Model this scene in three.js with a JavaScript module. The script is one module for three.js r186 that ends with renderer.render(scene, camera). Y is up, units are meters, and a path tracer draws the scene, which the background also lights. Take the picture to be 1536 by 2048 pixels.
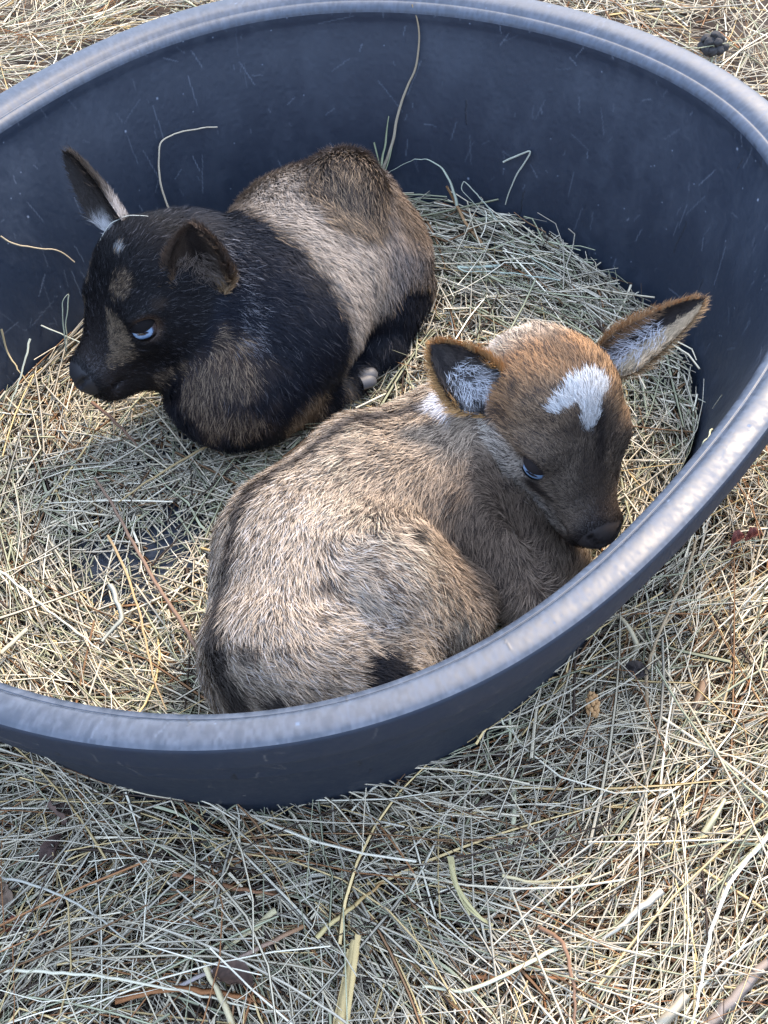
import * as THREE from 'three';
import { mergeGeometries } from 'three/addons/utils/BufferGeometryUtils.js';

// ---------------------------------------------------------------- camera, sky, sun, exposure
const scene = new THREE.Scene();
const camera = new THREE.PerspectiveCamera(38, 0.75, 0.02, 120);
camera.position.set(0.0487, 0.8488, 0.7679);
camera.up.set(0.1032158, 0.6460837, -0.7562555);
camera.lookAt(0.0487, 0.8488 - 0.7603163, 0.7679 - 0.649553);

const renderer = new THREE.WebGLRenderer({ antialias: true });
renderer.toneMapping = THREE.LinearToneMapping;
renderer.toneMappingExposure = 3.55;
renderer.shadowMap.enabled = true;

const SUN_DIR = new THREE.Vector3(0.42, 0.72, -0.55).normalize();
{
  const W = 256, H = 128, data = new Float32Array(W * H * 4), d = new THREE.Vector3();
  for (let j = 0; j < H; j++) for (let i = 0; i < W; i++) {
    const el = ((j + 0.5) / H - 0.5) * Math.PI, az = ((i + 0.5) / W - 0.5) * 2 * Math.PI;
    d.set(Math.cos(az) * Math.cos(el), Math.sin(el), Math.sin(az) * Math.cos(el));
    const up = Math.max(0, d.y), haze = Math.pow(1 - up, 3), s = Math.max(0, d.dot(SUN_DIR)), glow = 0.9 * Math.pow(s, 6);
    const o = (j * W + i) * 4;
    data[o] = 0.45 + 0.19 * haze + glow;
    data[o + 1] = 0.61 + 0.15 * haze + glow * 0.95;
    data[o + 2] = 0.95 + 0.03 * haze + glow * 0.85;
    data[o + 3] = 1;
  }
  const sky = new THREE.DataTexture(data, W, H, THREE.RGBAFormat, THREE.FloatType);
  sky.mapping = THREE.EquirectangularReflectionMapping;
  sky.magFilter = THREE.LinearFilter; sky.minFilter = THREE.LinearFilter;
  sky.needsUpdate = true;
  scene.background = sky;
  scene.environment = sky;
}
const sun = new THREE.DirectionalLight(0xffe8cc, 2.1);
sun.position.copy(SUN_DIR).multiplyScalar(4);
sun.castShadow = true;
sun.shadow.radius = 22;
sun.shadow.mapSize.set(2048, 2048);
Object.assign(sun.shadow.camera, { left: -1.2, right: 1.2, top: 1.2, bottom: -1.2, near: 0.5, far: 9 });
scene.add(sun, sun.target);

// ---------------------------------------------------------------- helpers
const V = (x, y, z) => new THREE.Vector3(x, y, z);
const A3 = (a) => new THREE.Vector3(a[0], a[1], a[2]);
const clamp = (x, a = 0, b = 1) => Math.min(b, Math.max(a, x));
const mix = (a, b, t) => a + (b - a) * t;
const sstep = (a, b, x) => { const t = clamp((x - a) / (b - a)); return t * t * (3 - 2 * t); };
function rngOf(seed) {
  let s = seed | 0;
  return () => { s = (s + 0x6d2b79f5) | 0; let t = Math.imul(s ^ (s >>> 15), 1 | s); t = (t + Math.imul(t ^ (t >>> 7), 61 | t)) ^ t; return ((t ^ (t >>> 14)) >>> 0) / 4294967296; };
}
function hash3(x, y, z) {
  let h = Math.imul(x, 374761393) ^ Math.imul(y, 668265263) ^ Math.imul(z, 2147483647 - 1274126177);
  h = Math.imul(h ^ (h >>> 13), 1274126177); h ^= h >>> 16;
  return (h >>> 0) / 4294967296;
}
function noise(x, y, z = 0) {                      // value noise, 0..1
  const ix = Math.floor(x), iy = Math.floor(y), iz = Math.floor(z);
  let fx = x - ix, fy = y - iy, fz = z - iz;
  fx = fx * fx * (3 - 2 * fx); fy = fy * fy * (3 - 2 * fy); fz = fz * fz * (3 - 2 * fz);
  const c = (a, b, d) => hash3(ix + a, iy + b, iz + d);
  return mix(mix(mix(c(0, 0, 0), c(1, 0, 0), fx), mix(c(0, 1, 0), c(1, 1, 0), fx), fy), mix(mix(c(0, 0, 1), c(1, 0, 1), fx), mix(c(0, 1, 1), c(1, 1, 1), fx), fy), fz);
}
const fbm = (x, y, z = 0) => 0.5 * noise(x, y, z) + 0.3 * noise(x * 2.1 + 7, y * 2.1, z * 2.1 + 3) + 0.2 * noise(x * 4.3, y * 4.3 + 5, z * 4.3);
const used = {};
function numbered(name) { const n = used[name] = (used[name] ?? -1) + 1; return n ? name + '_' + String(n).padStart(3, '0') : name; }
function tag(o, label, category, group, kind) {
  o.name = numbered(o.name);
  if (label) o.userData.label = label;
  if (category) o.userData.category = category;
  if (group) o.userData.group = group;
  if (kind) o.userData.kind = kind;
  scene.add(o);
  return o;
}
function part(name, geometry, material, parent) {
  const m = new THREE.Mesh(geometry, material);
  m.name = name; m.castShadow = m.receiveShadow = true;
  if (parent) parent.add(m);
  return m;
}
function geo(pos, idx, col, nor, uv) {
  const g = new THREE.BufferGeometry();
  g.setAttribute('position', new THREE.BufferAttribute(pos instanceof Float32Array ? pos : new Float32Array(pos), 3));
  if (nor) g.setAttribute('normal', new THREE.BufferAttribute(nor instanceof Float32Array ? nor : new Float32Array(nor), 3));
  if (col) g.setAttribute('color', new THREE.BufferAttribute(col instanceof Float32Array ? col : new Float32Array(col), 3));
  if (uv) g.setAttribute('uv', new THREE.BufferAttribute(new Float32Array(uv), 2));
  g.setIndex(new THREE.BufferAttribute(new Uint32Array(idx), 1));
  if (!nor) g.computeVertexNormals();
  return g;
}

// ---------------------------------------------------------------- the rubber tub
const R = 0.33;
const HM = [0.0164, -0.0709, 0.0018, -0.0017, 0.0217, -0.0097];      // the rim is not quite round
const ringR = (th, r) => (r + HM[0] * Math.cos(2 * th) + HM[1] * Math.sin(2 * th) + HM[2] * Math.cos(3 * th) + HM[3] * Math.sin(3 * th) + HM[4] * Math.cos(4 * th) + HM[5] * Math.sin(4 * th)) * R;
const innerK = (y) => 0.845 + (0.992 - 0.845) * clamp((y - 0.03) / 0.152);       // inner wall radius factor at height y
const outerK = (y) => 0.872 + (1.048 - 0.872) * clamp((y - 0.012) / 0.15);
function roundedPath(pts, steps = 5) {             // Catmull-Rom through profile points
  const out = [], c = new THREE.CatmullRomCurve3(pts.map((p) => V(p[0], p[1], 0)), false, 'centripetal');
  const n = (pts.length - 1) * steps;
  for (let i = 0; i <= n; i++) { const q = c.getPoint(i / n); out.push([q.x, q.y]); }
  return out;
}
function revolve(profile, around = 300, lip = 0) {
  const pos = [], uv = [], idx = [], n = profile.length;
  let len = 0; const lens = profile.map((p, i) => (len += i ? Math.hypot((p[0] - profile[i - 1][0]) * R, p[1] - profile[i - 1][1]) : 0));
  for (let j = 0; j <= around; j++) {
    const th = (j / around) * Math.PI * 2;
    for (let i = 0; i < n; i++) {
      const near = 0.017 * Math.max(0, Math.sin(th)) * sstep(1.045, 1.005, profile[i][0]) * Math.pow(clamp(profile[i][1] / 0.2), 4) * lip;   // the near side of the lip is rolled a little further out
      const rr = profile[i][0] < 0.02 ? 0 : ringR(th, profile[i][0] + near);
      pos.push(rr * Math.cos(th), profile[i][1], rr * Math.sin(th));
      uv.push(j / around, lens[i] / 0.5);
    }
  }
  for (let j = 0; j < around; j++) for (let i = 0; i < n - 1; i++) {
    const a = j * n + i, b = a + n;
    idx.push(a, a + 1, b, b, a + 1, b + 1);
  }
  const g = geo(pos, idx, null, null, uv);
  // weld normals over the seam
  const N = g.attributes.normal.array;
  for (let i = 0; i < n; i++) for (let c = 0; c < 3; c++) { const a = i * 3 + c, b = (around * n + i) * 3 + c, s = N[a] + N[b]; N[a] = N[b] = s / 2; }
  return g;
}
function rubberMaps(seed, kind) {
  const W = 2048, H = 512, rng = rngOf(seed), col = new Uint8Array(W * H * 4), rough = new Uint8Array(W * H * 4), bump = new Uint8Array(W * H * 4);
  const dust = new Float32Array(W * H), grooves = new Float32Array(W * H);
  const put = (arr, x, y, v) => { x = ((Math.round(x) % W) + W) % W; y = Math.round(y); if (y >= 0 && y < H) arr[y * W + x] = Math.max(arr[y * W + x], v); };
  for (let k = 0; k < (kind === 'rim' ? 1500 : 1500); k++) {              // fine light scuffs and scratches
    const x = rng() * W, y = rng() * H, a = rng() < 0.6 ? Math.PI / 2 + (rng() - 0.5) * 0.9 : rng() * Math.PI, L = 3 + rng() * rng() * 34, v = 0.1 + rng() * 0.35;
    for (let t = 0; t < L; t++) put(dust, x + Math.cos(a) * t, y + Math.sin(a) * t, v * (0.4 + 0.6 * rng()));
  }
  for (let k = 0; k < 420; k++) {                  // crumbs of chaff stuck to the rubber
    const x = rng() * W, y = rng() * H, s = rng() < 0.85 ? 1 : 2;
    for (let a = 0; a < s; a++) for (let b = 0; b < s; b++) put(dust, x + a, y + b, 0.7 + 0.5 * rng());
  }
  for (let k = 0; k < 60; k++) {                   // short cracks
    const x0 = rng() * W, y0 = rng() * H, L = 8 + rng() * 30; let x = x0, y = y0;
    for (let t = 0; t < L; t++) { x += (rng() - 0.5) * 1.2; y += 1; put(grooves, x, y, 1); }
  }
  for (let j = 0; j < H; j++) for (let i = 0; i < W; i++) {
    const o = j * W + i, u = i / W, ang = u * Math.PI * 2, cx = Math.cos(ang) * 8, cz = Math.sin(ang) * 8, y = j / 40;
    const blot = fbm(cx * 1.6, y * 0.9, cz * 1.6), fine = noise(cx * 14, j / 3, cz * 14), mott = fbm(cx * 12, y * 6, cz * 12);
    let film = kind === 'rim' ? 0.045 * sstep(0.42, 0.62, mott) + 0.045 * sstep(0.40, 0.75, noise(cx * 30, j / 4, cz * 30)) + 0.03 * fine : 0.035 * sstep(0.45, 0.75, blot) * (0.4 + 0.6 * mott) + 0.008 * fine;
    if (kind === 'outside') film = 0.02 * sstep(0.4, 0.7, blot) * fine + 0.005 * mott;
    film += dust[o] * (kind === 'rim' ? 0.25 : 0.45);
    const tint = kind === 'outside' ? [0.30, 0.26, 0.21] : kind === 'rim' ? [0.24, 0.31, 0.42] : [0.34, 0.38, 0.44];
    const base = [0.0080, 0.0145, 0.0270];
    for (let c = 0; c < 3; c++) {
      let v = mix(base[c], tint[c], clamp(film)) * (1 - 0.6 * grooves[o]);
      v = v <= 0.0031308 ? v * 12.92 : 1.055 * Math.pow(v, 1 / 2.4) - 0.055;
      col[o * 4 + c] = clamp(v * 255, 0, 255);
    }
    col[o * 4 + 3] = 255;
    const rg = (kind === 'rim' ? 0.38 : kind === 'outside' ? 0.52 : 0.40) + 0.16 * mott + film * 1.0;
    rough[o * 4] = rough[o * 4 + 1] = rough[o * 4 + 2] = clamp(rg) * 255; rough[o * 4 + 3] = 255;
    const bp = 0.5 + 0.3 * (fine - 0.5) + 0.25 * (mott - 0.5) + dust[o] * 0.25 - grooves[o] * 0.5;
    bump[o * 4] = bump[o * 4 + 1] = bump[o * 4 + 2] = clamp(bp) * 255; bump[o * 4 + 3] = 255;
  }
  const tex = (d, srgb) => {
    const t = new THREE.DataTexture(d, W, H, THREE.RGBAFormat, THREE.UnsignedByteType);
    t.wrapS = t.wrapT = THREE.RepeatWrapping; t.magFilter = THREE.LinearFilter; t.minFilter = THREE.LinearMipmapLinearFilter; t.generateMipmaps = true;
    if (srgb) t.colorSpace = THREE.SRGBColorSpace;
    t.needsUpdate = true; return t;
  };
  return new THREE.MeshPhysicalMaterial({ map: tex(col, true), roughnessMap: tex(rough), roughness: 1, bumpMap: tex(bump), bumpScale: kind === 'rim' ? 0.0002 : 0.0005, metalness: 0, specularIntensity: kind === 'outside' ? 0.6 : 1, ior: kind === 'rim' ? 1.68 : 1.5 });
}
{
  const tub = new THREE.Group(); tub.name = 'feed_tub';
  const inside = [];
  inside.push([0.001, 0.008], [0.4, 0.008], [0.74, 0.008], [0.81, 0.0095], [0.836, 0.018], [0.848, 0.033]);
  for (let k = 1; k <= 10; k++) { const y = 0.033 + (0.184 - 0.033) * k / 10; inside.push([innerK(y) - (k > 9 ? 0.001 : 0), y]); }
  inside.push([0.9915, 0.1895], [0.9925, 0.1935]);
  const rim = [[0.9925, 0.1935], [0.9945, 0.1956], [0.9985, 0.1976], [1.005, 0.1992], [1.011, 0.1999], [1.0145, 0.1996], [1.019, 0.2006], [1.029, 0.2026], [1.042, 0.2036], [1.060, 0.2036], [1.078, 0.2026], [1.0865, 0.2012]];
  const outside = [[1.0865, 0.2012], [1.0893, 0.1996], [1.0898, 0.1968], [1.0885, 0.1885], [1.0862, 0.1822], [1.081, 0.1795], [1.066, 0.1785], [1.058, 0.1765], [1.053, 0.170], [1.047, 0.160], [1.040, 0.150], [1.035, 0.142]];
  for (let k = 1; k <= 8; k++) { const y = 0.142 - (0.142 - 0.03) * k / 8; outside.push([outerK(y) - 0.012 * (1 - k / 8), y]); }
  outside.push([0.884, 0.012], [0.868, 0.003], [0.845, 0.0], [0.6, 0.0], [0.001, 0.0]);
  part('inner_wall', revolve(roundedPath(inside, 3), 300, 1), rubberMaps(11, 'inside'), tub);
  part('rolled_rim', revolve(roundedPath(rim, 4), 300, 1), rubberMaps(12, 'rim'), tub);
  part('outer_wall', revolve(roundedPath(outside, 3)), rubberMaps(13, 'outside'), tub);
  tag(tub, 'large dark blue-black rubber tub with rolled rim, hay and two goat kids inside', 'tub');
}

// ---------------------------------------------------------------- the ground
const groundH = (x, z) => -0.012 + 0.012 * (fbm(x * 9 + 3, z * 9) - 0.5) + 0.006 * (noise(x * 40, z * 40) - 0.5);
{
  const lin = []; for (let i = -95; i <= 95; i++) { const a = Math.abs(i) / 95; lin.push(Math.sign(i) * (0.9 * a + 59 * Math.pow(a, 9))); }
  const n = lin.length, pos = [], idx = [], col = [];
  for (let j = 0; j < n; j++) for (let i = 0; i < n; i++) {
    const x = lin[i], z = lin[j];
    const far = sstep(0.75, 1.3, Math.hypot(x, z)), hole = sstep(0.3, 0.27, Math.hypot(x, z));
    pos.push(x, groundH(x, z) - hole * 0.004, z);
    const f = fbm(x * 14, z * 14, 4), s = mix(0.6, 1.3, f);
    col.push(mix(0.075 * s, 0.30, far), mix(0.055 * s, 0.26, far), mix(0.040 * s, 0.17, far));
  }
  for (let j = 0; j < n - 1; j++) for (let i = 0; i < n - 1; i++) { const a = j * n + i; idx.push(a, a + n, a + 1, a + 1, a + n, a + n + 1); }
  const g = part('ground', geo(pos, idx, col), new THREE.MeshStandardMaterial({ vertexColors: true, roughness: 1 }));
  g.userData.kind = 'structure';
  scene.add(g);
}

// ---------------------------------------------------------------- distance fields for the kids
const smin = (a, b, k) => { const h = Math.max(k - Math.abs(a - b), 0) / k; return Math.min(a, b) - h * h * k * 0.25; };
const smax = (a, b, k) => -smin(-a, -b, k);
function sdCone(px, py, pz, a, b, ra, rb) {
  const bx = b[0] - a[0], by = b[1] - a[1], bz = b[2] - a[2], qx = px - a[0], qy = py - a[1], qz = pz - a[2];
  const t = clamp((qx * bx + qy * by + qz * bz) / (bx * bx + by * by + bz * bz + 1e-12));
  return Math.hypot(qx - bx * t, qy - by * t, qz - bz * t) - mix(ra, rb, t);
}
function sdEll(px, py, pz, c, r) {
  const x = px - c[0], y = py - c[1], z = pz - c[2];
  const k0 = Math.hypot(x / r[0], y / r[1], z / r[2]), k1 = Math.hypot(x / (r[0] * r[0]), y / (r[1] * r[1]), z / (r[2] * r[2]));
  return k1 < 1e-9 ? -Math.min(r[0], r[1], r[2]) : k0 * (k0 - 1) / k1;
}
function headField(x, y, z, bud) {                 // head in its own axes: z to the nose, y to the forehead, x to its left
  const ax = Math.abs(x);
  let d = sdEll(x, y, z, [0, 0.004, -0.008], [0.037, 0.038, 0.042]);
  d = smin(d, sdEll(x, y, z, [0, 0.019, 0.005], [0.034, 0.031, 0.037]), 0.02);
  d = smin(d, sdEll(x, y, z, [0, -0.002, 0.03], [0.0325, 0.024, 0.03]), 0.018);
  d = smin(d, sdCone(x, y, z, [0, -0.005, 0.034], [0, -0.0180, 0.080], 0.0250, 0.0170), 0.018);
  d = smin(d, sdEll(x, y, z, [0, -0.0180, 0.0875], [0.0150, 0.0122, 0.0135]), 0.009);
  d = smin(d, sdCone(x, y, z, [0, -0.031, 0.012], [0, -0.037, 0.068], 0.0265, 0.0135), 0.014);
  d = smin(d, sdEll(x, y, z, [0, -0.0345, 0.0790], [0.0120, 0.0095, 0.0115]), 0.008);
  d = smin(d, sdEll(ax, y, z, [0.0205, -0.015, 0.008], [0.0185, 0.026, 0.027]), 0.015);
  d = smin(d, sdEll(ax, y, z, [0.0255, 0.0135, 0.031], [0.0115, 0.0085, 0.014]), 0.012);
  if (bud) d = smin(d, sdEll(ax, y, z, [0.019, 0.031, 0.012], [0.0075, 0.008, 0.0075]), 0.007);
  d = smax(d, -sdEll(ax, y, z, [0.0375, 0.003, 0.0385], [0.0075, 0.0075, 0.0095]), 0.006);
  d = smax(d, -sdCone(ax, y, z, [0.0048, -0.0170, 0.1005], [0.0112, -0.0115, 0.0945], 0.0026, 0.0016), 0.002);
  d = smax(d, -sdCone(ax, y, z, [0, -0.0275, 0.0985], [0.0185, -0.0275, 0.070], 0.0022, 0.0016), 0.003);
  return d;
}
function frameOf(O, z, up, prop = [1, 1, 1]) {       // prop: how wide, tall and long this head is
  const Z = A3(z).normalize(), Y = A3(up); Y.addScaledVector(Z, -Y.dot(Z)).normalize();
  const X = new THREE.Vector3().crossVectors(Y, Z), [sx, sy, sz] = prop;
  return {
    O: A3(O), X, Y, Z, s: 0.97,
    to(l) { return V(0, 0, 0).addScaledVector(X, l[0] * sx).addScaledVector(Y, l[1] * sy).addScaledVector(Z, l[2] * sz).add(this.O); },
    dir(l) { return V(0, 0, 0).addScaledVector(X, l[0]).addScaledVector(Y, l[1]).addScaledVector(Z, l[2]).normalize(); },
    local(px, py, pz) { const x = px - this.O.x, y = py - this.O.y, z = pz - this.O.z; return [(x * X.x + y * X.y + z * X.z) / sx, (x * Y.x + y * Y.y + z * Y.z) / sy, (x * Z.x + y * Z.y + z * Z.z) / sz]; },
  };
}
function goatField(spec) {
  const prims = spec.prims, H = spec.head;
  return (x, y, z) => {
    let d = 1;
    for (const q of prims) {
      const e = q.r ? sdEll(x, y, z, q.a, q.r) : sdCone(x, y, z, q.a, q.b, q.ra, q.rb);
      d = d === 1 ? e : smin(d, e, q.k ?? 0.022);
    }
    const hx = x - H.O.x, hy = y - H.O.y, hz = z - H.O.z;
    if (hx * hx + hy * hy + hz * hz < 0.0256) { const l = H.local(x, y, z); d = smin(d, headField(l[0], l[1], l[2], spec.bud) * H.s, 0.014); }
    return d;
  };
}
function surfaceNets(f, lo, hi, h) {
  const nx = Math.ceil((hi[0] - lo[0]) / h) + 1, ny = Math.ceil((hi[1] - lo[1]) / h) + 1, nz = Math.ceil((hi[2] - lo[2]) / h) + 1;
  const val = new Float32Array(nx * ny * nz), at = (i, j, k) => i + nx * (j + ny * k);
  for (let k = 0; k < nz; k++) for (let j = 0; j < ny; j++) for (let i = 0; i < nx; i++) val[at(i, j, k)] = f(lo[0] + i * h, lo[1] + j * h, lo[2] + k * h);
  const id = new Int32Array(nx * ny * nz).fill(-1), pos = [], idx = [];
  for (let k = 0; k < nz - 1; k++) for (let j = 0; j < ny - 1; j++) for (let i = 0; i < nx - 1; i++) {
    let m = 0, sx = 0, sy = 0, sz = 0, n = 0; const c = [];
    for (let q = 0; q < 8; q++) { const v = val[at(i + (q & 1), j + ((q >> 1) & 1), k + (q >> 2))]; c.push(v); if (v < 0) m |= 1 << q; }
    if (m === 0 || m === 255) continue;
    for (let a = 0; a < 8; a++) for (const bit of [1, 2, 4]) {
      if (a & bit) continue; const b = a | bit;
      if ((c[a] < 0) === (c[b] < 0)) continue;
      const t = c[a] / (c[a] - c[b]);
      sx += (a & 1) + (bit === 1 ? t : 0); sy += ((a >> 1) & 1) + (bit === 2 ? t : 0); sz += (a >> 2) + (bit === 4 ? t : 0); n++;
    }
    id[at(i, j, k)] = pos.length / 3;
    pos.push(lo[0] + (i + sx / n) * h, lo[1] + (j + sy / n) * h, lo[2] + (k + sz / n) * h);
  }
  const quad = (a, b, c, d, flip) => { if (Math.min(a, b, c, d) < 0) return; flip ? idx.push(a, c, b, a, d, c) : idx.push(a, b, c, a, c, d); };
  for (let k = 1; k < nz - 1; k++) for (let j = 1; j < ny - 1; j++) for (let i = 1; i < nx - 1; i++) {
    const v = val[at(i, j, k)] < 0;
    if (v !== val[at(i + 1, j, k)] < 0) quad(id[at(i, j - 1, k - 1)], id[at(i, j, k - 1)], id[at(i, j, k)], id[at(i, j - 1, k)], !v);
    if (v !== val[at(i, j + 1, k)] < 0) quad(id[at(i - 1, j, k - 1)], id[at(i - 1, j, k)], id[at(i, j, k)], id[at(i, j, k - 1)], !v);
    if (v !== val[at(i, j, k + 1)] < 0) quad(id[at(i - 1, j - 1, k)], id[at(i, j - 1, k)], id[at(i, j, k)], id[at(i - 1, j, k)], !v);
  }
  const nor = new Float32Array(pos.length), e = h * 0.4;
  for (let i = 0; i < pos.length; i += 3) {
    const x = pos[i], y = pos[i + 1], z = pos[i + 2];
    let a = f(x + e, y, z) - f(x - e, y, z), b = f(x, y + e, z) - f(x, y - e, z), c = f(x, y, z + e) - f(x, y, z - e);
    const l = Math.hypot(a, b, c) || 1; nor[i] = a / l; nor[i + 1] = b / l; nor[i + 2] = c / l;
  }
  return geo(pos, idx, null, nor);
}

// ---------------------------------------------------------------- fur: every hair a thin tapering blade of three faces
function furMesh(g, count, seed, hair) {
  const P = g.attributes.position.array, N = g.attributes.normal.array, I = g.index.array, rng = rngOf(seed), nt = I.length / 3;
  const cum = new Float64Array(nt); let total = 0;
  const a = V(), b = V(), c = V(), n = V(), p = V(), t = V(), side = V(), mid = V(), tip = V(), dirA = V();
  for (let i = 0; i < nt; i++) {
    a.fromArray(P, I[i * 3] * 3); b.fromArray(P, I[i * 3 + 1] * 3); c.fromArray(P, I[i * 3 + 2] * 3);
    const cx = (a.x + b.x + c.x) / 3, cy = (a.y + b.y + c.y) / 3, cz = (a.z + b.z + c.z) / 3;
    const ny = (N[I[i * 3] * 3 + 1] + N[I[i * 3 + 1] * 3 + 1] + N[I[i * 3 + 2] * 3 + 1]) / 3;
    total += b.sub(a).cross(c.sub(a)).length() * 0.5 * hair.weight(cx, cy, cz, ny);
    cum[i] = total;
  }
  const pos = new Float32Array(count * 15), nor = new Float32Array(count * 15), col = new Float32Array(count * 15), idx = new Uint32Array(count * 9);
  let k = 0;
  for (let q = 0; q < count; q++) {
    const want = ((q + rng()) / count) * total;
    let lo = 0, hi = nt - 1; while (lo < hi) { const m = (lo + hi) >> 1; if (cum[m] < want) lo = m + 1; else hi = m; }
    let u = rng(), v = rng(); if (u + v > 1) { u = 1 - u; v = 1 - v; } const w = 1 - u - v;
    const i0 = I[lo * 3] * 3, i1 = I[lo * 3 + 1] * 3, i2 = I[lo * 3 + 2] * 3;
    p.set(P[i0] * w + P[i1] * u + P[i2] * v, P[i0 + 1] * w + P[i1 + 1] * u + P[i2 + 1] * v, P[i0 + 2] * w + P[i1 + 2] * u + P[i2 + 2] * v);
    n.set(N[i0] * w + N[i1] * u + N[i2] * v, N[i0 + 1] * w + N[i1 + 1] * u + N[i2 + 1] * v, N[i0 + 2] * w + N[i1 + 2] * u + N[i2 + 2] * v).normalize();
    const h = hair.at(p, n, rng);                  // { len, width, lift, dir, root, tip }
    if (!h) continue;
    t.copy(h.dir).addScaledVector(n, -h.dir.dot(n));
    if (t.lengthSq() < 1e-8) t.set(n.y, n.z, n.x).addScaledVector(n, -(n.x * n.y + n.y * n.z + n.z * n.x));
    t.normalize();
    side.crossVectors(n, t);
    const turn = (rng() - 0.5) * (h.mess ?? 0.7) + (noise(p.x * 210, p.y * 210, p.z * 210) - 0.5) * (h.clump ?? 1.0);
    dirA.copy(t).multiplyScalar(Math.cos(turn)).addScaledVector(side, Math.sin(turn));
    side.crossVectors(n, dirA);
    const lift = clamp(h.lift + (rng() - 0.5) * 0.25 + (noise(p.x * 90 + 9, p.y * 90, p.z * 90) - 0.5) * 0.3, 0.08, 1.4);
    const L = h.len * (0.65 + 0.7 * rng());
    const roll = (rng() - 0.5) * 1.5, cr = Math.cos(roll), sr = Math.sin(roll);
    mid.copy(p).addScaledVector(dirA, L * 0.5 * Math.cos(lift + 0.2)).addScaledVector(n, L * 0.5 * Math.sin(lift + 0.2));
    const l2 = lift - 0.25; tip.copy(mid).addScaledVector(dirA, L * 0.5 * Math.cos(l2)).addScaledVector(n, L * 0.5 * Math.sin(l2));
    const wx = (side.x * cr + n.x * sr) * h.width * 0.5, wy = (side.y * cr + n.y * sr) * h.width * 0.5, wz = (side.z * cr + n.z * sr) * h.width * 0.5;
    p.addScaledVector(n, -0.0006);
    const o = k * 15;
    const vs = [[p, 1], [p, -1], [mid, 0.85], [mid, -0.85], [tip, 0]];
    for (let s = 0; s < 5; s++) {
      const [pt, m] = vs[s];
      pos[o + s * 3] = pt.x + wx * m; pos[o + s * 3 + 1] = pt.y + wy * m; pos[o + s * 3 + 2] = pt.z + wz * m;
      // a blade faces as the coat does, tilted with its own slope and roll
      const ex = n.x * 0.85 - dirA.x * 0.25 + side.x * m * 0.45, ey = n.y * 0.85 - dirA.y * 0.25 + side.y * m * 0.45, ez = n.z * 0.85 - dirA.z * 0.25 + side.z * m * 0.45, el = Math.hypot(ex, ey, ez);
      nor[o + s * 3] = ex / el; nor[o + s * 3 + 1] = ey / el; nor[o + s * 3 + 2] = ez / el;
      const cc = s < 2 ? 0 : s < 4 ? 0.55 : 1;
      for (let e = 0; e < 3; e++) col[o + s * 3 + e] = mix(h.root[e], h.tip[e], cc);
    }
    const v0 = k * 5, f = k * 9;
    idx.set([v0, v0 + 1, v0 + 2, v0 + 1, v0 + 3, v0 + 2, v0 + 2, v0 + 3, v0 + 4], f);
    k++;
  }
  return geo(pos.slice(0, k * 15), idx.slice(0, k * 9), col.slice(0, k * 15), nor.slice(0, k * 15));
}
const furMat = new THREE.MeshPhysicalMaterial({ vertexColors: true, roughness: 0.6, specularIntensity: 0.3, side: THREE.DoubleSide });
const skinMat = new THREE.MeshPhysicalMaterial({ vertexColors: true, roughness: 0.55, specularIntensity: 0.8 });
function flowOf(anchors) {                         // [[from, to], ...] -> direction that a coat lies in at a point
  const A = anchors.map(([a, b]) => { const d = A3(b).sub(A3(a)).normalize(); return [A3(a), d]; }), out = V();
  return (p) => {
    out.set(0, 0, 0);
    for (const [a, d] of A) { const q = a.distanceToSquared(p) + 1e-5; out.addScaledVector(d, 1 / (q * q)); }
    return out.normalize();
  };
}
const jitter = (c, rng, amt = 0.25) => { const m = 1 + (rng() - 0.5) * 2 * amt; return [c[0] * m, c[1] * m, c[2] * m]; };
const mixC = (a, b, t) => [mix(a[0], b[0], t), mix(a[1], b[1], t), mix(a[2], b[2], t)];

// an ear: a cupped leaf with thickness. base, tip, facing (where the hollow looks)
function earGeometry(F, L, W, curl, bend) {        // F: { O, T (to the tip), Nn (hollow side), S (across) }
  const nu = 22, ns = 15, pos = [], idx = [], inner = [];
  const put = (u, s, off) => {
    const w = W * (0.55 + 0.45 * sstep(0, 0.35, u)) * Math.pow(Math.max(0, 1 - Math.pow(u, F.round)), 0.62) + 0.0006;
    const c = mix(curl[0], curl[1], u), ang = s * c, r = w / Math.max(Math.sin(Math.min(c, 1.5)), 0.2);
    const y = r * (1 - Math.cos(ang)) - off, x = r * Math.sin(ang) * (1 - 0.0 * off);
    const along = L * u, lift = bend * u * u * L;
    const p = F.O.clone().addScaledVector(F.T, along).addScaledVector(F.S, x).addScaledVector(F.Nn, y + lift);
    pos.push(p.x, p.y, p.z);
  };
  for (const off of [0, 0.0022]) for (let i = 0; i <= nu; i++) for (let j = 0; j <= ns; j++) put(i / nu, (j / ns) * 2 - 1, off * (1 - 0.5 * i / nu) * (1 - Math.abs((j / ns) * 2 - 1) ** 4));
  const n = ns + 1, half = (nu + 1) * n;
  for (let i = 0; i < nu; i++) for (let j = 0; j < ns; j++) {
    const a = i * n + j; idx.push(a, a + 1, a + n, a + 1, a + n + 1, a + n); inner.push(1, 1);
    const b = a + half; idx.push(b, b + n, b + 1, b + 1, b + n, b + n + 1); inner.push(0, 0);
  }
  return geo(pos, idx);
}

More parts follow.
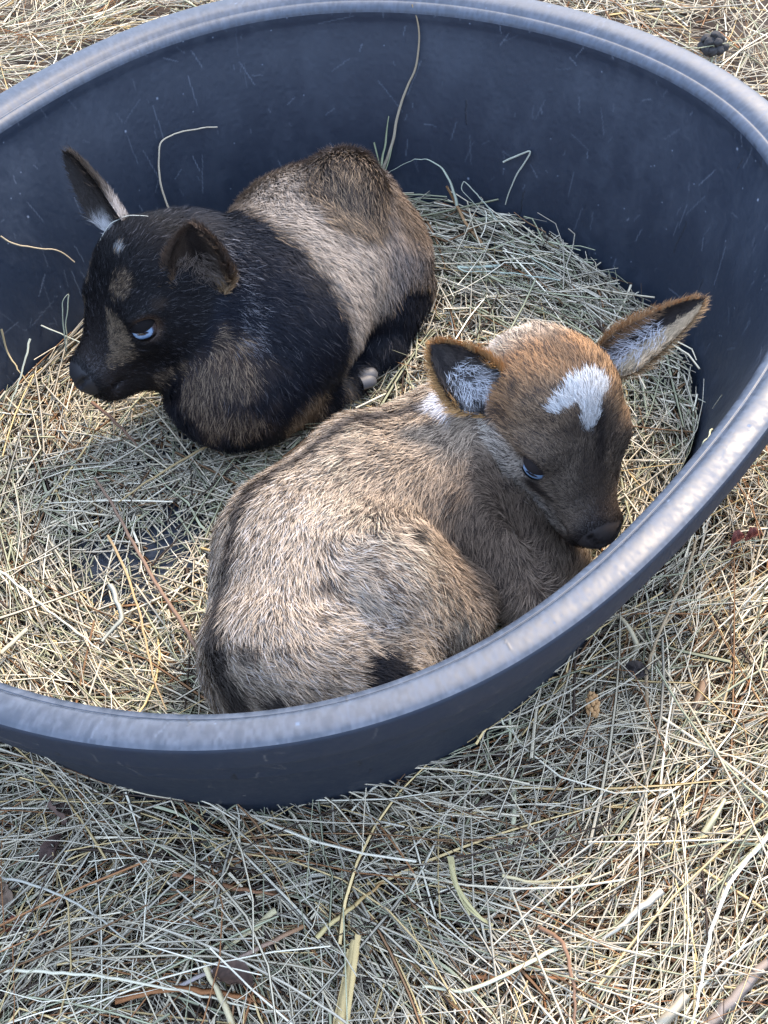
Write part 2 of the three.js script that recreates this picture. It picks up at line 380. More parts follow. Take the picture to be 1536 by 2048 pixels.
function makeKid(spec) {
  const kid = new THREE.Group(); kid.name = 'goat_kid';
  const f = spec.field, H = spec.head;
  const body = surfaceNets(f, spec.lo, spec.hi, 0.003);
  const bp = body.attributes.position.array, bc = new Float32Array(bp.length), rngB = rngOf(spec.seed + 5);
  for (let i = 0; i < bp.length; i += 3) { const c = spec.skin(bp[i], bp[i + 1], bp[i + 2]); bc[i] = c[0]; bc[i + 1] = c[1]; bc[i + 2] = c[2]; }
  body.setAttribute('color', new THREE.BufferAttribute(bc, 3));
  const bodyMesh = part('body', body, skinMat, kid);
  const coat = part('coat', furMesh(body, spec.hairs, spec.seed, spec.hair), furMat, kid);
  coat.userData.kind = 'stuff';
  for (const e of spec.ears) {
    const T = A3(e.tip).sub(A3(e.base)), L = T.length(); T.normalize();
    const Nn = A3(e.faces); Nn.addScaledVector(T, -Nn.dot(T)).normalize();
    const S = new THREE.Vector3().crossVectors(T, Nn);
    const g = earGeometry({ O: A3(e.base), T, Nn, S, round: e.round ?? 2.2 }, L, e.width, e.curl, e.bend ?? 0);
    const P = g.attributes.position.array, n = P.length / 3, col = new Float32Array(P.length), base = A3(e.base), q = V();
    const coords = (p) => { q.copy(p).sub(base); const u = q.dot(T) / L; return [u, q.dot(S) / e.width]; };
    const p = V(), nn = V();
    for (let i = 0; i < n; i++) { p.fromArray(P, i * 3); const [u, s] = coords(p); const c = e.color(u, s, i < n / 2); col.set(c, i * 3); }
    g.setAttribute('color', new THREE.BufferAttribute(col, 3));
    const ear = part('ear', g, skinMat, kid);
    const fur = furMesh(g, e.hairs, spec.seed + 31 + Math.round(L * 1e4), {
      weight: () => 1,
      at(pt, nrm, rng) {
        const [u, s] = coords(pt), inside = nrm.dot(Nn) > 0.05 && Math.abs(s) < 0.95, c = e.color(u, s, inside);
        const edge = sstep(0.6, 1, Math.abs(s));
        const dir = T.clone().addScaledVector(S, s * (inside ? -0.4 : 0.5));
        const j = jitter(c, rng, 0.3);
        if (inside && e.tuft && u < 0.6 && rng() < (e.tuftShare ?? 0.08)) { const k = jitter(e.tuft, rng, 0.3); return { len: mix(0.014, 0.007, u), width: 0.0004, lift: 0.75, dir: T.clone().addScaledVector(S, -s * 0.9), mess: 1.2, root: [k[0] * 0.8, k[1] * 0.8, k[2] * 0.8], tip: k }; }
        return { len: (inside ? mix(0.008, 0.005, u) : 0.007) * (1 + 0.6 * edge), width: 0.00038, lift: inside ? 0.5 : 0.45, dir, mess: 1.0, root: [j[0] * 0.75, j[1] * 0.75, j[2] * 0.75], tip: jitter(c, rng, 0.35) };
      },
    });
    const fm = part('ear_fur', fur, furMat, ear); fm.userData.kind = 'stuff';
    if (e.label) ear.userData.label = e.label;
  }
  // eyes
  for (const s of [1, -1]) {
    const c = H.to([s * 0.0272, 0.0035, 0.0360]), out = H.dir([s * 0.84, 0.10, 0.53]), up = H.dir([s * 0.08, 1, -0.1]);
    const r = 0.0113 * H.s;
    const g = new THREE.SphereGeometry(r, 64, 48), P = g.attributes.position.array, col = new Float32Array(P.length);
    const sideA = new THREE.Vector3().crossVectors(up, out).normalize(), up2 = new THREE.Vector3().crossVectors(out, sideA), d = V();
    for (let i = 0; i < P.length; i += 3) {
      d.fromArray(P, i).normalize(); const a = Math.acos(clamp(d.dot(out), -1, 1)), uu = d.dot(sideA), vv = d.dot(up2);
      let k = [0.05, 0.035, 0.03];
      if (a < 0.80) { const n1 = noise(Math.atan2(vv, uu) * 9, a * 3, 5); k = [0.13 + 0.10 * n1, 0.21 + 0.12 * n1, 0.33 + 0.13 * n1]; if (a > 0.73) k = [0.06, 0.08, 0.12]; }
      if (Math.hypot((vv + 0.13) / 0.12, uu / 0.40) < 1) k = [0.006, 0.008, 0.014];
      col.set(k, i);
    }
    g.setAttribute('color', new THREE.BufferAttribute(col, 3)); g.translate(c.x, c.y, c.z);
    const eye = part('eye', g, eyeMat, kid);
    const lid = (axis, open, rr) => {
      const q = new THREE.SphereGeometry(r * rr, 40, 16, 0, Math.PI * 2, 0, open), m = new THREE.Matrix4();
      m.makeRotationFromQuaternion(new THREE.Quaternion().setFromUnitVectors(V(0, 1, 0), axis)); q.applyMatrix4(m); q.translate(c.x, c.y, c.z);
      return q;
    };
    const upAx = up.clone().addScaledVector(out, 0.30).normalize(), dnAx = up.clone().negate().addScaledVector(out, 0.25).normalize();
    part('eyelid', lid(upAx, spec.lidUp, 1.09), lidMat(spec.lidColor), eye);
    part('eyelid', lid(dnAx, spec.lidDown, 1.08), lidMat(spec.lidColor), eye);
  }
  for (const h of spec.hooves ?? []) part('hoof', hoofGeometry(h), hoofMat, kid);
  return kid;
}
const eyeMat = new THREE.MeshPhysicalMaterial({ vertexColors: true, roughness: 0.12, clearcoat: 1, clearcoatRoughness: 0.04 });
const lids = {};
const lidMat = (c) => lids[c.join()] ??= new THREE.MeshPhysicalMaterial({ color: new THREE.Color().setRGB(...c), roughness: 0.6, specularIntensity: 0.12, side: THREE.DoubleSide });
const hoofMat = new THREE.MeshStandardMaterial({ color: new THREE.Color().setRGB(0.075, 0.075, 0.08), roughness: 0.55 });
function hoofGeometry(h) {                         // one half of a cloven hoof: from the coronet to the toe
  const a = A3(h.from), b = A3(h.to), T = b.clone().sub(a), L = T.length(); T.normalize();
  const U = A3(h.up); U.addScaledVector(T, -U.dot(T)).normalize(); const S = new THREE.Vector3().crossVectors(T, U);
  const pos = [], idx = [], nu = 10, ns = 14;
  for (let i = 0; i <= nu; i++) for (let j = 0; j < ns; j++) {
    const u = i / nu, ang = (j / ns) * Math.PI * 2, taper = Math.sqrt(Math.max(0, 1 - Math.pow(u, 3.5))) * (0.95 + 0.1 * u);
    let x = Math.cos(ang) * h.w * taper, y = Math.sin(ang) * h.w * 0.9 * taper; if (y < 0) y *= 0.55;
    const p = a.clone().addScaledVector(T, L * u).addScaledVector(S, x).addScaledVector(U, y);
    pos.push(p.x, p.y, p.z);
  }
  for (let i = 0; i < nu; i++) for (let j = 0; j < ns; j++) { const p = i * ns + j, q = i * ns + (j + 1) % ns; idx.push(p, q, p + ns, q, q + ns, p + ns); }
  return geo(pos, idx);
}

// ---------------------------------------------------------------- the dark kid at the back
const headA = frameOf([-0.0985, 0.134, -0.079], [-0.782, -0.169, 0.60], [-0.286, 0.953, -0.104], [1.08, 1.04, 0.91]);
const onSkin = (f, q) => { const p = A3(q), e = 0.001; for (let i = 0; i < 12; i++) { const d = f(p.x, p.y, p.z), g = V(f(p.x + e, p.y, p.z) - f(p.x - e, p.y, p.z), f(p.x, p.y + e, p.z) - f(p.x, p.y - e, p.z), f(p.x, p.y, p.z + e) - f(p.x, p.y, p.z - e)).normalize(); p.addScaledVector(g, -d * 0.9); } return p; };
const primsA = [
  { a: [-0.0402, 0.0750, -0.0600], b: [-0.0158, 0.0940, -0.0945], ra: .055, rb: .061 },
  { a: [-0.0158, 0.0940, -0.0945], b: [0.0139, 0.0980, -0.1471], ra: .061, rb: .058 },
  { a: [0.0126, 0.0960, -0.1485], b: [0.0378, 0.0940, -0.1761], ra: .056, rb: .043, k: .03 },
  { a: [0.0378, 0.0940, -0.1761], b: [0.0579, 0.0720, -0.1672], ra: .043, rb: .037, k: .03 },
  { a: [0.0437, 0.1440, -0.1611], b: [0.0446, 0.1000, -0.1612], ra: .028, rb: .037, k: .013 },
  { a: [0.0571, 0.0720, -0.1561], b: [0.0582, 0.0550, -0.1330], ra: .042, rb: .032, k: .025 },
  { a: [0.0803, 0.0450, -0.1532], b: [0.0592, 0.0350, -0.1016], ra: .024, rb: .014, k: .015 },
  { a: [0.0592, 0.0350, -0.1016], b: [0.0396, 0.0320, -0.0818], ra: .014, rb: .010, k: .012 },
  { a: [0.0009, 0.0340, -0.0547], b: [0.0290, 0.0320, -0.0693], ra: .018, rb: .011, k: .015 },
  { a: [-0.0257, 0.0950, -0.0779], b: headA.to([0, 0.0, -0.03]).toArray(), ra: .048, rb: .038, k: .03 },
  { a: [-0.0596, 0.0600, -0.0511], b: [-0.0676, 0.0700, -0.0638], ra: .036, rb: .031, k: .05 },
  { a: headA.to([0, -0.040, 0.036]).toArray(), b: headA.to([0, -0.046, -0.012]).toArray(), ra: .017, rb: .032, k: .02 },
];
const fieldA = goatField({ prims: primsA, head: headA });
const BLACK = [0.0072, 0.0088, 0.0145], TANG = [0.38, 0.325, 0.27], BROWN = [0.12, 0.078, 0.05], DKBR = [0.035, 0.026, 0.021], GREYB = [0.22, 0.185, 0.165];
const axisA = { a: A3([-0.0394, 0.0820, -0.0525]), b: A3([0.0730, 0.0750, -0.1655]) };
const markA = { hump: A3([0.0443, 0.1550, -0.1435]), ruff: A3([-0.0610, 0.0900, -0.0181]), rumpB: A3([0.0814, 0.1100, -0.1676]), hind: A3([0.0772, 0.0450, -0.1174]), hock: A3([0.0509, 0.0450, -0.0865]), belly: A3([0.0388, 0.0900, -0.0848]), fly: A3([0.0009, 0.0500, -0.0174]) };
for (const k of ['hump', 'rumpB', 'ruff']) markA[k] = new THREE.Vector3().copy(markA[k]);
function coatA(p) {                                // base colour of the dark kid's coat
  const l = headA.local(p.x, p.y, p.z), nz = (fbm(p.x * 55, p.y * 55, p.z * 55) - 0.5);
  const ax = axisA.b.clone().sub(axisA.a), t = p.clone().sub(axisA.a).dot(ax) / ax.lengthSq() + nz * 0.10;
  let c = BLACK;
  c = mixC(c, TANG, sstep(0.27, 0.36, t));
  c = mixC(c, GREYB, sstep(0.62, 0.88, t) * 0.85);
  const dh = p.distanceTo(markA.hump) + nz * 0.02; c = mixC(c, DKBR, sstep(0.043, 0.030, dh) * 0.93);
  c = mixC(c, [0.20, 0.14, 0.09], sstep(0.04, 0.02, p.distanceTo(markA.rumpB)) * 0.8);
  c = mixC(c, BLACK, sstep(0.05, 0.03, p.distanceTo(markA.hind) + nz * 0.02));
  c = mixC(c, BLACK, sstep(0.045, 0.03, p.distanceTo(markA.hock)));
  c = mixC(c, BROWN, sstep(0.046, 0.018, p.distanceTo(markA.ruff) + nz * 0.06) * 0.36);
  c = mixC(c, [0.13, 0.09, 0.06], sstep(0.03, 0.012, p.distanceTo(markA.fly)) * 0.8);
  const hm = onHead(l);
  if (hm > 0) {
    let h = [0.0075, 0.007, 0.008];
    const ax0 = Math.abs(l[0]), n2 = nz * 0.012;
    h = mixC(h, [0.035, 0.026, 0.022], sstep(0.03, 0.09, l[2]) * 0.6);
    const frayA = noise(p.x * 800, p.y * 800, p.z * 800) > 0.42 ? 1 : 0.2;
    const bar = sstep(0.0055, 0.001, Math.abs(ax0 - 0.0205) + n2 * 1.2) * sstep(0.047, 0.054, l[2]) * sstep(0.079, 0.071, l[2]) * sstep(-0.018, -0.004, l[1]);
    h = mixC(h, [0.25, 0.185, 0.12], bar * 0.85 * frayA);
    const bar2 = sstep(0.0115, 0.003, Math.hypot((ax0 - 0.0185) * 1.3, (l[1] - 0.026) * 0.75, (l[2] - 0.027) * 0.7) + n2 * 1.3); h = mixC(h, [0.13, 0.092, 0.06], bar2 * 0.8 * frayA);
    const behind = sstep(0.008, 0.003, Math.hypot(ax0 - 0.034, l[1] - 0.012, l[2] - 0.022) + n2); h = mixC(h, [0.10, 0.068, 0.045], behind * 0.6);
    // brown rim behind the eye and under the jaw
    h = mixC(h, [0.06, 0.035, 0.022], sstep(0.014, 0.008, Math.hypot(ax0 - 0.033, l[1] - 0.004, l[2] - 0.036)) * 0.8);
    const jaw = sstep(0.016, 0.006, Math.abs(l[1] + 0.046 - 0.25 * Math.max(0, 0.01 - l[2]) ) + n2 * 2) * sstep(0.06, 0.03, l[2]) * sstep(-0.06, -0.02, l[2]) * sstep(0.006, 0.016, ax0);
    h = mixC(h, [0.15, 0.105, 0.068], jaw * 0.7);
    h = mixC(h, [0.013, 0.012, 0.013], sstep(0.082, 0.09, l[2]));
    const w = Math.hypot(l[0] - 0.008, l[2] - 0.017);
    h = mixC(h, [0.62, 0.64, 0.64], sstep(0.005, 0.001, w + n2 * 0.8) * (l[1] > 0.02 ? 1 : 0) * 0.75);
    c = mixC(c, h, hm * sstep(-0.05, -0.025, l[2]));
  }
  return c;
}
const flowA = flowOf([
  [[-0.0340, 0.1700, -0.0816], [-0.0068, 0.1600, -0.0670]], [[-0.0288, 0.1600, -0.0486], [0.0017, 0.1500, -0.0392]], [[0.0014, 0.1200, -0.0246], [0.0170, 0.0900, -0.0329]], [[-0.0479, 0.0800, -0.0106], [-0.0541, 0.0500, -0.0045]], [[-0.0595, 0.1000, -0.0233], [-0.0604, 0.0700, -0.0119]],
  [[-0.0185, 0.0800, -0.0063], [-0.0108, 0.0500, -0.0086]], [[-0.0035, 0.1600, -0.1665], [0.0141, 0.1600, -0.1329]], [[0.0265, 0.1600, -0.0841], [0.0414, 0.1300, -0.0725]], [[0.0426, 0.1600, -0.1712], [0.0430, 0.1600, -0.1162]], [[0.0413, 0.1200, -0.0842], [0.0418, 0.0800, -0.0841]],
  [[0.0702, 0.1100, -0.1265], [0.0627, 0.0700, -0.1153]], [[0.0903, 0.0700, -0.1594], [0.0785, 0.0500, -0.1295]], [[0.0809, 0.1100, -0.1615], [0.0865, 0.0900, -0.1482]],
  ...headFlow(headA), 
]);
function headFlow(H) {
  const f = (a, d) => { const p = H.to(a), q = p.clone().addScaledVector(H.dir(d), 0.01); return [p.toArray(), q.toArray()]; };
  const out = [f([0, 0.0, 0.09], [0, 0.3, -1]), f([0, 0.02, 0.06], [0, 0.5, -1]), f([0, 0.036, 0.02], [0, 0.3, -1]), f([0, 0.035, -0.03], [0, -0.2, -1])];
  for (const s of [1, -1]) out.push(f([s * 0.036, -0.005, 0.02], [s * 0.1, -0.35, -1]), f([s * 0.036, -0.02, 0.0], [0, -0.6, -1]), f([s * 0.02, -0.02, 0.07], [s * 0.2, -0.2, -1]), f([s * 0.025, 0.028, 0.02], [s * 0.5, 0.2, -1]), f([s * 0.015, -0.04, 0.03], [0, -0.3, -1]));
  return out;
}
function onHead(l) { return Math.abs(l[0]) < 0.06 && Math.abs(l[1]) < 0.065 && l[2] > -0.06 && l[2] < 0.12 ? sstep(0.008, 0.003, headField(l[0], l[1], l[2], false)) : 0; }
function lenOf(H, p, bodyLen) {
  const l = H.local(p.x, p.y, p.z);
  if (l[2] > -0.035 && onHead(l) > 0.5) {
    let v = 0.0062;
    v = mix(v, 0.0026, sstep(0.03, 0.085, l[2]));
    if (l[2] > 0.092 && l[1] > -0.026) v = 0;                                 // bare nose
    v = mix(v, 0.0105, sstep(0.025, -0.01, l[2]));
    const e = Math.hypot(Math.abs(l[0]) - 0.033, l[1] - 0.0035, l[2] - 0.0375);
    if (e < 0.0097) v = 0; else v = Math.min(v, 0.0018 + (e - 0.0097) * 0.4);
    return v;
  }
  return bodyLen;
}
const fringe = [[-0.0456, 0.1600, -0.0816], [-0.0379, 0.1500, -0.0617], [-0.0346, 0.1400, -0.0400], [-0.0367, 0.1200, -0.0357]].map((q) => onSkin(fieldA, q));
const kidA = makeKid({
  head: headA, field: fieldA, lo: [-0.24, 0.012, -0.30], hi: [0.16, 0.21, 0.06], seed: 101, hairs: 222000, lidUp: 1.17, lidDown: 0.93, lidColor: [0.006, 0.005, 0.005],
  skin: (x, y, z) => coatA(V(x, y, z)),
  hair: {
    weight: (x, y, z, ny) => (y < 0.018 ? 0 : ny < -0.6 ? 0.25 : 1) * (headA.O.distanceTo(V(x, y, z)) < 0.09 ? 1.7 : 1),
    at(p, n, rng) {
      const len = lenOf(headA, p, 0.0118); if (len < 0.0008) return null;
      const c = coatA(p), light = (c[0] + c[1] + c[2]) / 3, dark = rng();
      let tip = jitter(c, rng, 0.35), root = [c[0] * 0.5, c[1] * 0.48, c[2] * 0.46];
      if (light > 0.07 && dark < 0.28) tip = [0.04, 0.034, 0.032];
      if (light > 0.025 && light < 0.12 && dark < 0.35) { tip = jitter([0.26, 0.19, 0.125], rng, 0.4); root = [0.02, 0.016, 0.014]; }
      if (light < 0.03 && dark < 0.05) tip = [0.09, 0.085, 0.09];
      if (dark > 0.84 && fringe.some((q) => q.distanceToSquared(p) < 0.00012 * (0.4 + rng()))) tip = jitter([0.20, 0.20, 0.215], rng, 0.5);   // silver-tipped hairs behind the ear
      return { len, width: len < 0.007 ? 0.00036 : 0.00046, lift: len < 0.007 ? 0.5 : 0.42, dir: flowA(p), clump: 0.8, mess: 0.9, root, tip };
    },
  },
  ears: [
    { base: headA.to([-0.020, 0.042, -0.010]).toArray(), tip: [-0.1558, 0.1950, -0.1740], faces: [-0.75, 0.3, 0.5], width: 0.0165, curl: [1.3, 0.8], bend: 0.05, hairs: 8000, label: 'dark upright ear with pale fringe at its base',
      color: (u, s, inside) => inside ? mixC(mixC([0.035, 0.027, 0.022], [0.018, 0.014, 0.012], u), [0.42, 0.40, 0.38], sstep(0.35, 0.15, u) * sstep(-0.2, -0.7, s)) : mixC([0.30, 0.28, 0.27], [0.022, 0.018, 0.016], sstep(0.08, 0.35, u)) },
    { base: headA.to([0.038, -0.002, -0.022]).toArray(), tip: [-0.0636, 0.2000, -0.0625], faces: [-0.15, 0.60, 0.78], width: 0.0215, round: 4, curl: [1.35, 1.1], bend: -0.04, hairs: 13000, tuft: [0.16, 0.13, 0.11], tuftShare: 0.2, label: 'cupped brown ear with a tan lobe turned to the viewer',
      color: (u, s, inside) => inside ? mixC([0.42, 0.29, 0.16], mixC([0.055, 0.04, 0.03], [0.020, 0.015, 0.013], sstep(0.5, 0.15, Math.abs(s))), sstep(0.06, 0.28, u)) : mixC([0.36, 0.24, 0.13], [0.075, 0.052, 0.038], sstep(0.12, 0.45, u)) },
  ],
  hooves: [
    { from: [0.0276, 0.0360, -0.0869], to: [0.0398, 0.0360, -0.0977], up: [0, 1, 0], w: 0.0085 }, { from: [0.0298, 0.0340, -0.0795], to: [0.0416, 0.0340, -0.0903], up: [0, 1, 0], w: 0.008 },
    { from: [0.0389, 0.0360, -0.0654], to: [0.0553, 0.0360, -0.0697], up: [0, 1, 0], w: 0.0075 }, { from: [0.0404, 0.0360, -0.0591], to: [0.0532, 0.0340, -0.0648], up: [0, 1, 0], w: 0.007 },
  ],
});
tag(kidA, 'dark goat kid with black cape and pale blue eye at the back of the tub', 'goat');

// ---------------------------------------------------------------- the tan kid in front
const headB = frameOf([0.1655, 0.1365, 0.0875], [0.310, -0.315, 0.895], [0.25, 0.936, 0.24], [1.01, 1.0, 0.93]);
const primsB = [
  { a: [-0.0177, 0.0800, 0.2099], b: [-0.0001, 0.0840, 0.1520], ra: .051, rb: .058 },
  { a: [-0.0001, 0.0840, 0.1520], b: [0.0473, 0.0880, 0.1093], ra: .058, rb: .054 },
  { a: [0.0473, 0.0880, 0.1093], b: [0.0981, 0.0860, 0.0894], ra: .054, rb: .045 },
  { a: [0.0981, 0.0860, 0.0894], b: [0.1160, 0.0540, 0.1078], ra: .045, rb: .042, k: .03 },
  { a: [0.1160, 0.0540, 0.1078], b: [0.1283, 0.0420, 0.1333], ra: .042, rb: .034, k: .03 },
  { a: [0.0370, 0.0940, 0.1773], b: [0.0789, 0.0600, 0.1815], ra: .048, rb: .031, k: .014 },
  { a: [-0.0244, 0.0680, 0.2240], b: [0.0232, 0.0600, 0.2206], ra: .043, rb: .044, k: .025 },
  { a: [0.0821, 0.0520, 0.1801], b: [0.0488, 0.0400, 0.2100], ra: .022, rb: .014, k: .014 },
  { a: [0.0997, 0.0880, 0.0751], b: headB.to([0, -0.002, -0.025]).toArray(), ra: .040, rb: .033, k: .025 },
  { a: [0.1412, 0.0400, 0.1639], b: [0.1666, 0.0400, 0.1434], ra: .02, rb: .015, k: .014 },
];
const fieldB = goatField({ prims: primsB, head: headB, bud: true });
const TAN = [0.50, 0.40, 0.295], TAN2 = [0.35, 0.265, 0.185], BRN2 = [0.21, 0.15, 0.105], DARK = [0.022, 0.021, 0.024];
const spineB = new THREE.CatmullRomCurve3([[-0.0614, 0.0900, 0.2621], [-0.0650, 0.1000, 0.2371], [-0.0626, 0.1150, 0.2102], [-0.0539, 0.1250, 0.1755], [-0.0299, 0.1320, 0.1346], [0.0074, 0.1350, 0.1053], [0.0536, 0.1380, 0.0852], [0.0933, 0.1450, 0.0746]].map((q) => onSkin(fieldB, q))).getPoints(60);
const distTo = (pts, p) => { let m = 1; for (const q of pts) m = Math.min(m, q.distanceToSquared(p)); return Math.sqrt(m); };
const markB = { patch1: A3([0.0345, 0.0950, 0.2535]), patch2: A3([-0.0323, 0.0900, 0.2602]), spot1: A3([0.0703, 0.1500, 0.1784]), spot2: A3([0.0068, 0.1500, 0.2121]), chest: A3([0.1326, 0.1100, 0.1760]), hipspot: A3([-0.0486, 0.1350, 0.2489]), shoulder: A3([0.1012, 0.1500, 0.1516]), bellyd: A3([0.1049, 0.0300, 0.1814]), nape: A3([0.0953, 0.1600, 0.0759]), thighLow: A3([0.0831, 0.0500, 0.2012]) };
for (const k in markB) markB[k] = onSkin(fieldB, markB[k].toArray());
function coatB(p) {
  const l = headB.local(p.x, p.y, p.z), nz = fbm(p.x * 60, p.y * 60, p.z * 60) - 0.5, ax0 = Math.abs(l[0]);
  let c = mixC(TAN, TAN2, sstep(0.10, 0.04, p.distanceTo(markB.shoulder)) * 0.9);
  c = mixC(c, BRN2, sstep(0.085, 0.035, p.distanceTo(markB.chest) + nz * 0.02) * 0.95);
  const ds = distTo(spineB, p) + nz * 0.012;
  c = mixC(c, DARK, sstep(0.011, 0.004, ds) * 0.85);
  c = mixC(c, DARK, sstep(0.019, 0.012, p.distanceTo(markB.patch1) + nz * 0.01));
  c = mixC(c, DARK, sstep(0.014, 0.007, p.distanceTo(markB.patch2) + nz * 0.014) * 0.9);
  c = mixC(c, DARK, sstep(0.008, 0.003, p.distanceTo(markB.hipspot) + nz * 0.02) * 0.7);
  c = mixC(c, [0.02, 0.017, 0.015], sstep(0.0085, 0.005, p.distanceTo(markB.spot1) + nz * 0.010) * 0.95);  // shade in the fold between thigh and ribs, painted as dark hair
  c = mixC(c, [0.06, 0.05, 0.045], sstep(0.0048, 0.002, p.distanceTo(markB.spot2) + nz * 0.010) * 0.85);
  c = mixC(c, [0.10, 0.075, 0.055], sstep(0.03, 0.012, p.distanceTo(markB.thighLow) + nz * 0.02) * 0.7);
  c = mixC(c, [0.62, 0.62, 0.64], sstep(0.016, 0.007, p.distanceTo(markB.nape) + nz * 0.012));
  const hm = onHead(l);
  if (hm > 0) {
    let h = mixC([0.21, 0.14, 0.085], [0.15, 0.112, 0.08], sstep(0.01, 0.05, l[2]));     // face, darker to the muzzle
    h = mixC(h, [0.36, 0.19, 0.085], sstep(0.018, -0.012, l[2]) * sstep(-0.01, 0.02, l[1]) * 0.85);   // orange crown
    h = mixC(h, [0.36, 0.21, 0.10], sstep(0.006, 0.026, l[0]) * sstep(0.05, 0.02, l[2]) * sstep(-0.02, 0.005, l[1]) * 0.8);  // warm rim light painted into the coat on the left side of the face
    h = mixC(h, [0.07, 0.05, 0.035], sstep(0.014, 0.006, ax0 + nz * 0.02) * sstep(0.012, -0.006, l[2]) * sstep(0, 0.02, l[1]) * 0.7);
    h = mixC(h, DARK, sstep(0.006, 0.002, Math.abs(l[0] - 0.004) + nz * 0.008) * sstep(0.024, 0.03, l[2]) * sstep(0.07, 0.045, l[2]) * sstep(-0.005, 0.006, l[1]) * 0.85);
    h = mixC(h, [0.40, 0.335, 0.265], sstep(0.001, 0.009, ax0 - 0.029 - l[1] * 0.9 + nz * 0.006) * sstep(0.080, 0.062, l[2]));
    h = mixC(h, [0.03, 0.024, 0.022], sstep(0.0125, 0.009, Math.hypot(ax0 - 0.035, l[1] - 0.0035, l[2] - 0.039)) * 0.9);
    h = mixC(h, [0.045, 0.034, 0.028], sstep(0.0035, 0.0015, Math.abs(l[1] + 0.004 + (l[2] - 0.045) * 0.5) + nz * 0.002) * sstep(0.044, 0.048, l[2]) * sstep(0.066, 0.056, l[2]) * sstep(0.012, 0.018, ax0) * 0.8);               // paler cheek
    h = mixC(h, [0.58, 0.52, 0.45], sstep(0.018, 0.028, -l[1] + nz * 0.01) * sstep(0.075, 0.05, l[2]) * sstep(-0.05, -0.02, l[2]) * 0.8);
    h = mixC(h, [0.22, 0.17, 0.125], sstep(0.008, 0.018, ax0) * sstep(0.045, 0.06, l[2]) * sstep(0.085, 0.07, l[2]) * 0.6);
    h = mixC(h, [0.035, 0.028, 0.025], sstep(0.066, 0.084, l[2] - ax0 * 0.5 + nz * 0.01));
    h = mixC(h, [0.045, 0.034, 0.028], sstep(0.008, 0.003, Math.hypot(l[1] + 0.010 - 0.16 * 0, (ax0 - 0.03) * 0.7, (l[2] - 0.05) * 0.45)));
    h = mixC(h, [0.045, 0.033, 0.026], sstep(0.017, 0.005, ax0 + nz * 0.03) * sstep(0.024, 0.034, l[2]) * sstep(0.092, 0.070, l[2]) * sstep(-0.02, -0.006, l[1]) * 0.6);
    h = mixC(h, [0.07, 0.05, 0.036], sstep(0.55, 0.75, fbm(p.x * 140, p.y * 140, p.z * 140)) * sstep(0.045, 0.02, l[2]) * sstep(0, 0.015, l[1]) * 0.7);
    // white star on the forehead
    const sx = l[0] - 0.002 + 0.25 * (l[2] - 0.016), sz = l[2] - 0.016, wob = nz * 0.012;
    const star = sstep(1.15, 0.75, Math.hypot(sx / 0.0165, sz / 0.0100) + wob * 25) + sstep(1.15, 0.7, Math.hypot((sx + 0.015) / 0.010, (sz - 0.003) / 0.0055) + wob * 30) + sstep(1.1, 0.8, Math.hypot((sx - 0.001) / 0.007, (sz - 0.012) / 0.011) + wob * 20);
    const ws = clamp(star) * sstep(0.0, 0.015, l[1]), fray = noise(p.x * 900, p.y * 900, p.z * 900);
    h = mixC(h, [0.60, 0.60, 0.585], sstep(0.25, 0.7, ws + (fray - 0.5) * 1.1 * (ws > 0.02 ? 1 : 0)));
    // pale root of the ears
    h = mixC(h, [0.55, 0.53, 0.53], sstep(0.014, 0.007, Math.hypot(ax0 - 0.037, l[1] - 0.012, l[2] + 0.022) + nz * 0.008) * 0.7);
    c = mixC(c, h, hm * sstep(-0.05, -0.02, l[2]));
  }
  return c;
}
const flowB = flowOf([
  [[-0.0611, 0.1300, 0.1905], [-0.0674, 0.1100, 0.2325]], [[-0.0146, 0.1500, 0.1312], [-0.0439, 0.1500, 0.1730]], [[0.0487, 0.1500, 0.0961], [0.0053, 0.1500, 0.1145]], [[-0.0041, 0.1550, 0.1983], [-0.0160, 0.1400, 0.2272]], [[0.0286, 0.1600, 0.1670], [0.0116, 0.1550, 0.1886]],
  [[0.0263, 0.1550, 0.1965], [0.0625, 0.1500, 0.1973]], [[0.0620, 0.1450, 0.1991], [0.0903, 0.1100, 0.2106]], [[0.0239, 0.1500, 0.2287], [0.0512, 0.1200, 0.2361]], [[-0.0195, 0.1400, 0.2416], [-0.0084, 0.1100, 0.2547]], [[-0.0522, 0.1000, 0.2498], [-0.0017, 0.0900, 0.2604]],
  [[0.0195, 0.1100, 0.2435], [0.0650, 0.0800, 0.2320]], [[0.0921, 0.1550, 0.1506], [0.0732, 0.1500, 0.1808]], [[0.1207, 0.1250, 0.1703], [0.1229, 0.0800, 0.1879]], [[0.1395, 0.1000, 0.1729], [0.1481, 0.0700, 0.1836]], [[0.0885, 0.1550, 0.0930], [0.0541, 0.1550, 0.1150]], [[0.1146, 0.1500, 0.1189], [0.1020, 0.1400, 0.1428]],
  [[-0.0368, 0.1400, 0.2131], [-0.0401, 0.1200, 0.2430]],
  ...headFlow(headB),
]);
